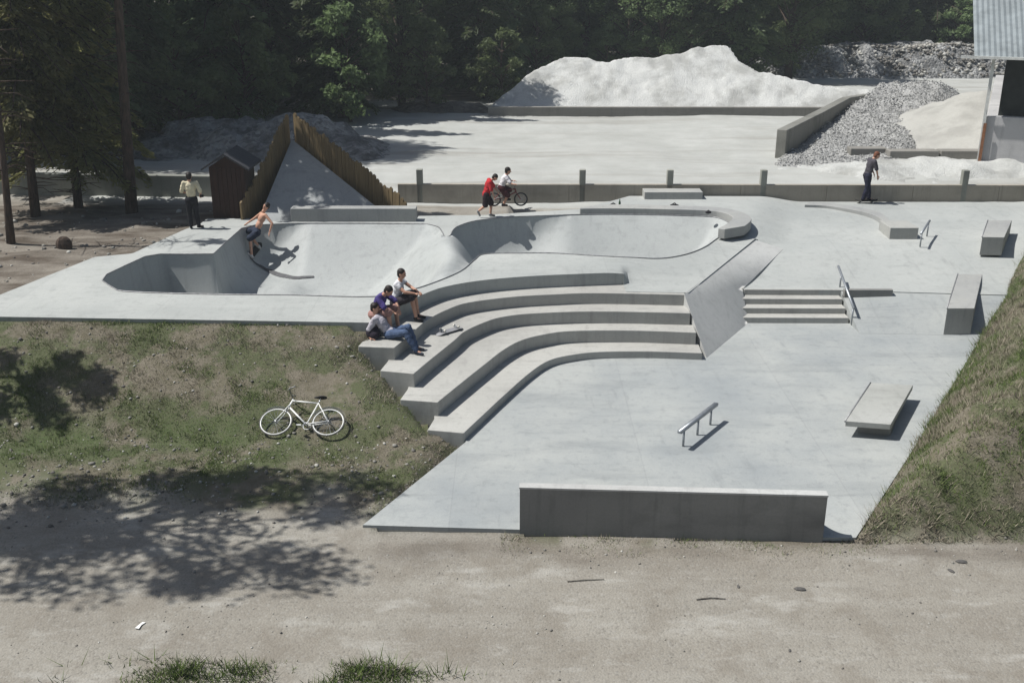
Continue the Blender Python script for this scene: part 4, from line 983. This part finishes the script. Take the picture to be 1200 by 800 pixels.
    for q in range(12): 
        a_ = random.uniform(0,6.28); v = (hsid*math.cos(a_)*.06+face*math.sin(a_)*.07-face*.02+up*.075); h.ell(hd_+v, (.026,.026,.024), Mf, 8, 6)
    remeshed('hair', h, .011, hair, root, 2)
    for nm, mat, fn, vox in clothes:
        c_ = MB(); fn(c_, torso, arm, leg, J); remeshed(nm, c_, vox, mat, root, 4, .024)
    for s in 'LR':
        sh = MB(); an, to = J['an'+s], J['to'+s]; d = (to-an).normalized(); cap(sh, an-d*.035-Vector((0,0,.028)), to-Vector((0,0,.004)), .044, .036); cap(sh, an-Vector((0,0,.03)), an+Vector((0,0,.012)), .043, .044)
        remeshed('shoe', sh, .011, J_shoe[0], root, 3)
    return root
J_shoe = [M_black]
M_lip = m_plain('lips', (.35,.14,.11), .5)
def cloth(name, c): return m_plain(name, c, .9, .2, 9, 0, .15)
def shirt(g=.016, sl=.42, hem=True):
    def fn(c, torso, arm, leg, J):
        torso(c, g, low=hem); [arm(c, s, g+.004, sl) for s in 'LR']
    return fn
def shorts(g=.02, u=.46):
    def fn(c, torso, arm, leg, J):
        torso(c, g, up=False); [leg(c, s, g+.012, u) for s in 'LR']
    return fn
def trousers(g=.014, u=.97):
    def fn(c, torso, arm, leg, J):
        torso(c, g, up=False); [leg(c, s, g+.006, u) for s in 'LR']
    return fn
def stand(**k):
    J = dict(hipL=(0,.09,.92),hipR=(0,-.09,.92),shL=(0,.185,1.43),shR=(0,-.185,1.43),neck=(0,0,1.47),head=(.02,0,1.63),
        elL=(-.03,.24,1.14),wrL=(.06,.25,.90),elR=(-.03,-.24,1.14),wrR=(.06,-.25,.90),knL=(.02,.10,.49),knR=(.02,-.10,.49),anL=(0,.10,.085),anR=(0,-.10,.085),toL=(.15,.13,.04),toR=(.15,-.13,.04))
    J.update(k); J.setdefault('face', tuple(Vector(J['head'])+Vector((1,0,-.05)))); return J
Y90 = math.pi/2
# man on the deck corner, back to the viewer, looking into the yard
p = P(228,268,ZD)
person('man in a cream shirt and black trousers standing on the left deck corner, back turned', p, Y90+.15,
    stand(elL=(.05,.27,1.16),wrL=(.22,.17,1.08),elR=(-.06,-.30,1.17),wrR=(.16,-.26,1.02),anR=(.03,-.14,.085),toR=(.12,-.24,.04),face=(1,-.1,1.55)),
    [('shirt', cloth('cream shirt',(.62,.56,.40)), shirt(.014,.48), .013), ('trousers', cloth('black trousers',(.012,.012,.016)), trousers(.016), .013)], sc=.985)
cm_ = MB().box((0,0,0),(.10,.06,.075)).ell((.0,-.045,0),(.03,.03,.03)); co_ = cm_.build('camera_bag', M_black, bevel=.008)
co_.location = (p.x+.31, p.y+.06, ZD+1.0); tag(co_, 'small black bag held at the hip of the man in the cream shirt', 'bag')
# skateboards
def skateboard(M4, label, flip=False, grp=None):
    t = empty('skateboard', (0,0,0), 0, label, 'skateboard', grp); b = MB(); n = 14
    vs = []; fs = []
    for i in range(n+1):
        u = -.40+.8*i/n; w = .102*math.sqrt(max(0.02, 1-max(0, (abs(u)-.30)/.101)**2)); zz = .085+.05*max(0, (abs(u)-.28)/.12)**1.4
        vs += [(u,-w,zz+.006),(u,0,zz),(u,w,zz+.006),(u,-w,zz-.006),(u,0,zz-.012),(u,w,zz-.006)]
        if i:
            k = 6*i; fs += [(k-6,k,k+1,k-5),(k-5,k+1,k+2,k-4),(k-3,k-2,k+4,k+3),(k-2,k-1,k+5,k+4),(k-6,k-3,k+3,k),(k-4,k+2,k+5,k-1)]
    fs += [(0,1,4,3),(1,2,5,4),(6*n+3,6*n+4,6*n+1,6*n),(6*n+4,6*n+5,6*n+2,6*n+1)]
    b.add(vs, fs); b.build('deck', M_deckw if not flip else M_maple, t)
    for sx in (-.21,.21):
        MB().box((sx,0,.062),(.05,.06,.03)).tube([(sx,-.09,.04),(sx,.09,.04)], .010, 6).build('truck', M_steel, t)
        for sy_ in (-.085,.085): MB().tube([(sx,sy_-.017,.028),(sx,sy_+.017,.028)], .028, 12).build('wheel', m_wheel, t)
    t.matrix_world = M4; return t
m_wheel = m_plain('board wheels', (.55,.53,.48), .5)
def mat4(loc, rz=0, rx=0, ry=0): return Matrix.Translation(loc) @ Matrix.Rotation(rz,4,'Z') @ Matrix.Rotation(ry,4,'Y') @ Matrix.Rotation(rx,4,'X')
# skater leaning forward at the back right
gz = float(deck_z(np.array(14.3), np.array(34.6))); p = P(1015,238,gz)
skateboard(mat4(p, .05), 'dark skateboard under the feet of the leaning skater in dark clothes')
person('skater in dark shirt and trousers leaning forward on a skateboard at the back right', p+Vector((0,0,.072)), .08,
    stand(hipL=(-.07,.09,.87),hipR=(-.07,-.09,.87),shL=(.02,.18,1.36),shR=(.04,-.18,1.36),neck=(.07,0,1.42),head=(.17,0,1.53),face=(1.1,0,1.1),elL=(.10,.22,1.12),wrL=(.20,.16,.92),
      elR=(.12,-.22,1.12),wrR=(.20,-.18,.90),knL=(.05,.10,.47),knR=(-.06,-.10,.46),anL=(.10,.05,.085),anR=(-.14,-.05,.085),toL=(.22,-.03,.045),toR=(-.03,-.12,.045)),
    [('shirt', cloth('charcoal shirt',(.06,.055,.065)), shirt(.024,.5), .013), ('trousers', cloth('navy trousers',(.014,.015,.032)), trousers(.024), .013)], hair=M_rhair, sc=1.03)
# boy in red walking, bent forward
p = P(572,254.5,ZD)
J_shoe[0] = cloth('grey shoes', (.25,.25,.25))
person('boy in a long red shirt and black shorts walking bent forward behind the bowl', p, .05,
    stand(hipL=(-.06,.08,.86),hipR=(-.06,-.08,.84),shL=(.05,.17,1.32),shR=(.08,-.17,1.31),neck=(.13,0,1.37),head=(.26,0,1.45),face=(1.0,-.1,.75),elL=(.20,.20,1.10),wrL=(.33,.15,.95),
      elR=(.12,-.23,1.06),wrR=(.20,-.20,.84),knL=(.12,.09,.47),knR=(-.10,-.09,.45),anL=(.09,.09,.085),anR=(-.36,-.09,.24),toL=(.23,.10,.04),toR=(-.30,-.09,.09)),
    [('shirt', cloth('red shirt',(.42,.022,.028)), shirt(.034,.5), .013), ('shorts', cloth('black shorts',(.02,.012,.016)), shorts(.026,.46), .013)], sc=.88)
# bicycle builder: x forward, z up, wheels stand on z = 0
def bicycle(label, rw, wb, mats, style, cat='bicycle'):
    fm, rimm = mats; t = empty('bicycle', (0,0,0), 0, label, cat); Mr = Matrix.Identity(3)
    rc, fc = Vector((0,0,rw)), Vector((wb,0,rw)); bmx = style == 'bmx'
    bb = Vector((.36 if bmx else .43, 0, rw+(.05 if bmx else -.07))); st_ = bb+Vector((-.13,0,.24)) if bmx else bb+Vector((-.17,0,.53))
    ht = Vector((wb-.20,0,rw+.36)) if bmx else Vector((wb-.26,0,rw+.52)); hb = ht+(Vector((.035,0,-.10)) if bmx else Vector((.05,0,-.15)))
    for c in (rc, fc):
        w = empty('wheel', c); w.parent = t
        MB().torus((0,0,0), rw-.018, .022 if bmx else .014, n=40, m=8).build('tyre', M_rubber if bmx else M_tyreg, w, True)
        MB().torus((0,0,0), rw-.040, .013, n=40, m=6).build('rim', rimm, w, True)
        sp = MB()
        for k in range(20):
            a = 2*math.pi*k/20; sp.tube([(math.cos(a+.3)*.018,(-1)**k*.025,math.sin(a+.3)*.018),(math.cos(a)*(rw-.045),0,math.sin(a)*(rw-.045))], .0028, 4)
        sp.tube([(0,-.045,0),(0,.045,0)], .020, 10); sp.build('spokes', M_chrome, w)
    f = MB(); r_ = .017 if bmx else .016
    f.tube([bb,st_], r_); f.tube([st_,ht], r_); f.tube([bb,hb], r_*1.15); f.tube([ht+(ht-hb)*.2,hb], r_*1.3)
    for s in (-1,1):
        o = Vector((0,.045*s,0)); f.tube([bb+o*.5,rc+o], .010); f.tube([st_+o*.3,rc+o], .009)
    f.build('frame', fm, t, True)
    k = MB()
    for s in (-1,1):
        o = Vector((0,.048*s,0)); k.tube([hb+o*.8,hb+(fc-hb)*.5+o+Vector((-.01,0,0)),fc+o], .011)
    k.tube([hb+Vector((0,-.04,0)),hb+Vector((0,.04,0))], .014); k.build('fork', fm, t, True)
    hbm = MB(); s0 = ht+(ht-hb)*.2
    if bmx:
        top = s0+Vector((-.03,0,.20)); hbm.tube([s0, s0+Vector((0,0,.03))], .018)
        for s in (-1,1): hbm.tube([s0+Vector((0,.0,.03)), s0+Vector((0,.10*s,.05)), top+Vector((0,.20*s,0)), top+Vector((-.04,.34*s,.01))], .012)
        hbm.tube([s0+Vector((-.02,-.15,.13)), s0+Vector((-.02,.15,.13))], .009)
    else:
        st2 = s0+(ht-hb).normalized()*.10; hbm.tube([s0, st2, st2+Vector((.08,0,.01))], .012); c0 = st2+Vector((.08,0,.01))
        hbm.tube([c0+Vector((-.12,-.27,.03)),c0+Vector((.02,-.20,.03)),c0,c0+Vector((.02,.20,.03)),c0+Vector((-.12,.27,.03))], .012)
        for s in (-1,1): hbm.tube([c0+Vector((-.02,.25*s,.02)), c0+Vector((.05,.20*s,-.03))], .006)
    hbm.build('handlebar', M_pipe, t, True)
    sd = MB(); top = st_+(st_-bb).normalized()*(.10 if bmx else .12); sd.ell(top+Vector((-.02,0,.03)), (.11,.062,.028)); sd.ell(top+Vector((.07,0,.03)), (.08,.025,.02)); sdo = sd.build('saddle', M_rubber, t, True)
    MB().tube([st_, top+Vector((0,0,.02))], .013).build('seat_post', M_chrome, t, True)
    c = MB(); c.torus(bb+Vector((0,-.055,0)), .075 if not bmx else .06, .009, n=24, m=6)
    for s in (-1,1):
        e = bb+Vector((.16*s*.7,-.07 if s < 0 else .07,-.16*s*.7)); c.tube([bb+Vector((0,e.y,0)), e], .010)
        c.box((e.x,e.y*1.8,e.z),(.09,.09,.02))
    c.tube([bb+Vector((0,-.07,0)),bb+Vector((0,.07,0))], .02); c.build('crankset', M_pipe if bmx else M_chrome, t)
    ch = MB(); ch.tube([bb+Vector((0,-.055,.07)),rc+Vector((0,-.055,.03))], .006, 4).tube([bb+Vector((0,-.055,-.07)),rc+Vector((0,-.055,-.03))], .006, 4); ch.build('chain', M_pipe, t)
    if not bmx:
        for c_ in (rc, fc):
            g = MB(); Rg = rw+.022; a0, a1 = (.55, 3.3) if c_ is rc else (.9, 2.9)
            pts_ = [(c_.x+math.cos(a0+(a1-a0)*i/12)*Rg, c_.z+math.sin(a0+(a1-a0)*i/12)*Rg) for i in range(13)]; vs = []
            for (X_,Z_) in pts_: vs += [(X_,-.025,Z_),(X_,.025,Z_)]
            g.add(vs, [(2*i,2*i+1,2*i+3,2*i+2) for i in range(12)]); g.build('mudguard', fm, t, True)
    return t
M_chrome = m_plain('chrome', (.55,.56,.57), .3, .15, 20, .8)
M_tyreg = m_plain('worn grey tyre', (.09,.088,.08), .8)
bm_ = bicycle('small bike ridden by the child in a white shirt, dark wheels', .235, .92, (m_plain('bike red',(.20,.03,.03),.4), M_pipe), 'bmx')
pb = P(577,239.5,1.28); bz = float(terrain(np.array(pb.x+.4), np.array(pb.y)))
bm_.matrix_world = mat4(Vector((pb.x+.06, pb.y, bz+.0)), .03)
J_shoe[0] = M_black
person('child in a white shirt riding the small bike behind the bowl', Vector((pb.x+.06, pb.y, bz)), .03,
    dict(hipL=(.24,.07,.66),hipR=(.24,-.07,.66),shL=(.40,.15,1.03),shR=(.40,-.15,1.03),neck=(.43,0,1.08),head=(.48,0,1.22),face=(1.4,.1,1.05),
      elL=(.55,.24,.84),wrL=(.64,.29,.82),elR=(.55,-.24,.84),wrR=(.64,-.29,.82),hdL=(.72,.30,.82),hdR=(.72,-.30,.82),knL=(.52,.10,.54),knR=(.46,-.10,.40),anL=(.42,.12,.26),anR=(.32,-.12,.09),toL=(.55,.12,.21),toR=(.44,-.12,.06)),
    [('shirt', cloth('white shirt',(.62,.60,.62)), shirt(.016,.45), .012), ('shorts', cloth('dark red shorts',(.06,.015,.02)), shorts(.016,.5), .012)])
# white bicycle lying against the bank
wb_ = bicycle('old white city bicycle lying in the grass below the deck', .345, 1.06, (M_white, M_white), 'city')
pr = P(381,515,.03); pf_ = P(322,517,.03)
wy_ = 18.52; wb_.matrix_world = Matrix.Translation(Vector((pr.x+.06, wy_, float(terrain(np.array(pr.x-.5), np.array(wy_)))+.07))) @ Matrix.Rotation(math.pi-.02,4,'Z') @ Matrix.Rotation(R(59),4,'X')
# three youths on the terrace
nrm = Vector((.90,-.43,0)); hz_ = math.atan2(nrm.y, nrm.x)
def onL0(yy):
    d_ = [(abs(p_[1]-yy), p_) for p_ in L0]; return min(d_)[1]
a_ = onL0(23.0)
person('youth in a white top and dark shorts sitting highest on the curved steps, knees up', Vector((a_[0]-.12, a_[1]+.05, ZD)), hz_+.15,
    dict(hipL=(0,.09,.09),hipR=(0,-.09,.09),shL=(.08,.18,.57),shR=(.10,-.18,.56),neck=(.13,0,.63),head=(.17,0,.78),face=(1.2,-.1,.62),elL=(.30,.23,.40),wrL=(.50,.14,.34),elR=(.32,-.20,.40),wrR=(.52,-.10,.36),
      knL=(.42,.13,.27),knR=(.44,-.11,.27),anL=(.50,.13,-.245),anR=(.54,-.09,-.245),toL=(.65,.16,-.29),toR=(.69,-.10,-.29)),
    [('shirt', cloth('white top',(.60,.60,.62)), shirt(.014,.16), .012), ('shorts', cloth('dark shorts',(.03,.025,.03)), shorts(.02,.48), .012)], sc=1.0)
a_ = onL0(22.25)
person('youth in a purple shirt hunched forward on the curved steps beside the white top', Vector((a_[0]-.20, a_[1]-.02, ZD)), hz_+.05,
    dict(hipL=(0,.09,.09),hipR=(0,-.09,.09),shL=(.19,.18,.53),shR=(.20,-.18,.52),neck=(.26,0,.58),head=(.38,0,.67),face=(1.1,0,.1),elL=(.42,.24,.35),wrL=(.55,.12,.22),elR=(.40,-.24,.34),wrR=(.55,-.12,.22),
      knL=(.44,.18,.22),knR=(.44,-.17,.22),anL=(.50,.16,-.245),anR=(.50,-.16,-.245),toL=(.65,.19,-.29),toR=(.65,-.18,-.29)),
    [('shirt', cloth('purple shirt',(.055,.04,.16)), shirt(.018,.46), .012), ('shorts', cloth('pinkish shorts',(.30,.17,.15)), shorts(.02,.5), .012)], sc=1.0)
a_ = P(457,395,1.12)
J_shoe[0] = cloth('navy shoes', (.03,.035,.05))
person('youth in a pale top and blue jeans lounging on the lower curved step, leaning back', Vector((a_.x, a_.y+.02, 1.12)), -.32,
    dict(hipL=(0,.09,.09),hipR=(0,-.09,.09),shL=(-.30,.17,.46),shR=(-.28,-.19,.44),neck=(-.33,0,.50),head=(-.34,0,.65),face=(.8,.0,.45),elL=(-.44,.28,.22),wrL=(-.40,.34,.03),elR=(-.40,-.26,.20),wrR=(-.36,-.28,.03),hdL=(-.28,.38,.03),hdR=(-.24,-.30,.03),
      knL=(.42,.10,.25),knR=(.44,-.13,.20),anL=(.60,.10,-.215),anR=(.70,-.13,-.215),toL=(.75,.13,-.26),toR=(.85,-.15,-.26)),
    [('shirt', cloth('pale grey top',(.42,.40,.44)), shirt(.016,.46), .012), ('jeans', cloth('blue jeans',(.06,.09,.16)), trousers(.014), .012)], sc=1.0)
tag(MB().ell((0,0,.13),(.17,.12,.15)).ell((.03,-.08,.10),(.11,.07,.09)).tube([(-.05,.0,.24),(0,0,.33),(.05,0,.24)], .012).build('backpack', cloth('backpack cloth',(.02,.015,.025)), smooth=True), 'dark backpack on the step behind the lounging youth', 'backpack')
bpk = [o for o in COL.objects if o.name.startswith('backpack')][-1]; q_ = P(440,397,1.12); bpk.location = (q_.x-.05, q_.y+.05, 1.115)
# shirtless skater carving the left wall of the near pool
q_ = on_bowl(296,296)
e_ = .05; gx = (bowl_z(q_.x+e_,q_.y)-bowl_z(q_.x-e_,q_.y))/(2*e_); gy = (bowl_z(q_.x,q_.y+e_)-bowl_z(q_.x,q_.y-e_))/(2*e_)
nn = Vector((-gx,-gy,1)).normalized(); fw = Vector((-.25,1,0)); fw = (fw-nn*fw.dot(nn)).normalized(); lf = nn.cross(fw)
MX = Matrix((( fw.x,lf.x,nn.x,q_.x),(fw.y,lf.y,nn.y,q_.y),(fw.z,lf.z,nn.z,q_.z),(0,0,0,1)))
skateboard(MX, 'skateboard under the crouching shirtless skater in the bowl')
J_shoe[0] = cloth('pale shoes', (.45,.44,.42))
cp = Vector((q_.x, q_.y, q_.z)); ba = cp+nn*.10
def lw(px, py, Y): 
    z_ = zat(py, Y); return Vector((xat(px, Y, z_), Y, z_))
Yc = q_.y
shp = person('shirtless skater in dark shorts crouching on the left wall of the bowl, arms spread', Vector((0,0,0)), 0,
    {k: tuple(v) for k, v in dict(hipL=lw(300,270,Yc+.10), hipR=lw(301,273,Yc-.08), shL=lw(306,250,Yc+.2), shR=lw(311,252,Yc-.16), neck=lw(309,247,Yc), head=lw(312,242,Yc), face=lw(290,246,Yc-.5),
      elL=lw(298,256,Yc+.33), wrL=lw(289,262,Yc+.36), elR=lw(319,262,Yc-.26), wrR=lw(316,272,Yc-.30), knL=lw(289,271,Yc+.14), knR=lw(293,279,Yc-.16),
      anL=ba+fw*.22+nn*.06, anR=ba-fw*.22+nn*.06, toL=ba+fw*.22+lf*.14+nn*.01, toR=ba-fw*.22+lf*.14+nn*.01).items()},
    [('shorts', cloth('dark blue shorts',(.02,.028,.05)), shorts(.02,.5), .012)])
# skateboards and bags left lying about
q_ = P(527,389,.82); skateboard(mat4(Vector((q_.x,q_.y,.82+.13)), .75, math.pi), 'skateboard lying upside down on the second curved step', True)
def small_bag(px, py, z, s, label):
    q_ = P(px, py, z); o = MB().ell((0,0,.07*s),(.16*s,.11*s,.08*s)).ell((.07*s,.02,.05*s),(.10*s,.08*s,.055*s)).tube([(-.09*s,0,.12*s),(0,-.02,.19*s),(.09*s,0,.11*s)], .012).build('bag', M_black, smooth=True)
    o.location = (q_.x, q_.y, z-.008); tag(o, label, 'bag')
small_bag(718.5,243.5,ZD,1.0,'small black bag on the deck behind the bowl, beside the green bottle')
small_bag(790,244,ZD,1.05,'black bag on the deck in front of the rectangular concrete block')
small_bag(830,250,ZD+.2,.6,'smallest dark bag, lying on the raised rim of the far pool')
bt_ = MB().tube([(0,0,0),(0,0,.20),(0,0,.25),(0,0,.31)],[.036,.036,.016,.014],12).build('bottle', m_plain('green bottle',(.02,.07,.03),.2), smooth=True)
q_ = P(726,244,ZD); bt_.location = (q_.x,q_.y,ZD); tag(bt_, 'green bottle standing on the deck behind the bowl', 'bottle')
# litter and twigs on the track
for px_, py_, s_ in ((937,694,.10),(865,690,.05),(1126,662,.10),(1114,671,.07),(925,767,.04)):
    q_ = P(px_,py_,-.13); zt_ = float(terrain(np.array(q_.x),np.array(q_.y))); o = MB().ell((0,0,0),(s_,s_*.5,s_*.3),None,7,5).build('stone', m_plain('dark stone',(.10,.095,.09),.9)); o.location = (q_.x,q_.y,zt_+.005); o.rotation_euler = (0,0,s_*30)
    tag(o, {937:'flat dark stone in the middle of the track, larger of the pair',865:'tiny dark stone left of the flat stone on the track',1126:'dark stone on the track near the mound foot, upper one',1114:'dark stone on the track near the mound foot, lower one',925:'lone dark pebble near the lower edge of the track'}[px_], 'stone')
for (a0,b0),(a1,b1),lb in (((665,683),(708,681),'thin dry twig lying on the track below the quarter pipe, left one'),((816,706),(850,704),'thin dry twig lying on the track, right one')):
    A1, A2 = P(a0,b0,-.11), P(a1,b1,-.11); g = lambda v: (v.x, v.y, float(terrain(np.array(v.x),np.array(v.y)))+.015); m_ = (A1+A2)/2+Vector((0,.03,0))
    o = MB().tube([g(A1),g(m_),g(A2)], [.010,.012,.006], 6).build('twig', M_barkp); tag(o, lb, 'twig')
q_ = P(164,737,-.13); o = MB().prism([(-.04,-.07),(.02,-.08),(.03,.0),(.07,.07),(.02,.08),(-.01,.02)], 0, .012).build('paper_scrap', m_plain('white paper',(.7,.69,.66),.8)); o.location = (q_.x,q_.y,float(terrain(np.array(q_.x),np.array(q_.y)))+.008); tag(o, 'crumpled white paper scrap lying on the dirt track', 'paper')
q_ = P(76,291,1.3); o = MB().ell((0,0,.12),(.24,.18,.26),None,9,7).build('tree_stump', M_bark); o.location = (q_.x,q_.y,float(terrain(np.array(q_.x),np.array(q_.y)))); tag(o, 'small reddish tree stump on bare soil left of the deck', 'stump')

# ---------------------------------------------------------------- thin summer haze over the valley
hz = MB().box((10, 279, 14.5), (860, 684, 33)).build('haze', None); tag(hz, 'thin pale summer haze filling the valley air', 'haze', kind='stuff')
hm = bpy.data.materials.new('haze'); hm.use_nodes = True; hn = hm.node_tree; hn.nodes.remove(hn.nodes['Principled BSDF'])
pv = hn.nodes.new('ShaderNodeVolumePrincipled'); pv.inputs['Color'].default_value = (.80,.88,.92,1); pv.inputs['Density'].default_value = .0009; pv.inputs['Anisotropy'].default_value = .2
hn.links.new(pv.outputs[0], hn.nodes['Material Output'].inputs['Volume']); hz.data.materials.append(hm)

by = {}
for o in plant.made: by.setdefault(o['label'], []).append(o)
for lb, os_ in by.items():
    if len(os_) < 2: continue
    os_.sort(key=lambda o: o.location.x/(o.location.y*.94+2.5)); n = len(os_)
    W_ = ['leftmost','second from the left','third from the left','fourth from the left','fifth from the left']
    for i, o in enumerate(os_):
        w = 'left one' if n == 2 and i == 0 else ('right one' if i == n-1 and n == 2 else ('rightmost' if i == n-1 else (W_[i] if i < 5 else None)))
        if w and len((lb+' '+w).split()) <= 16: o['label'] = lb+', '+w
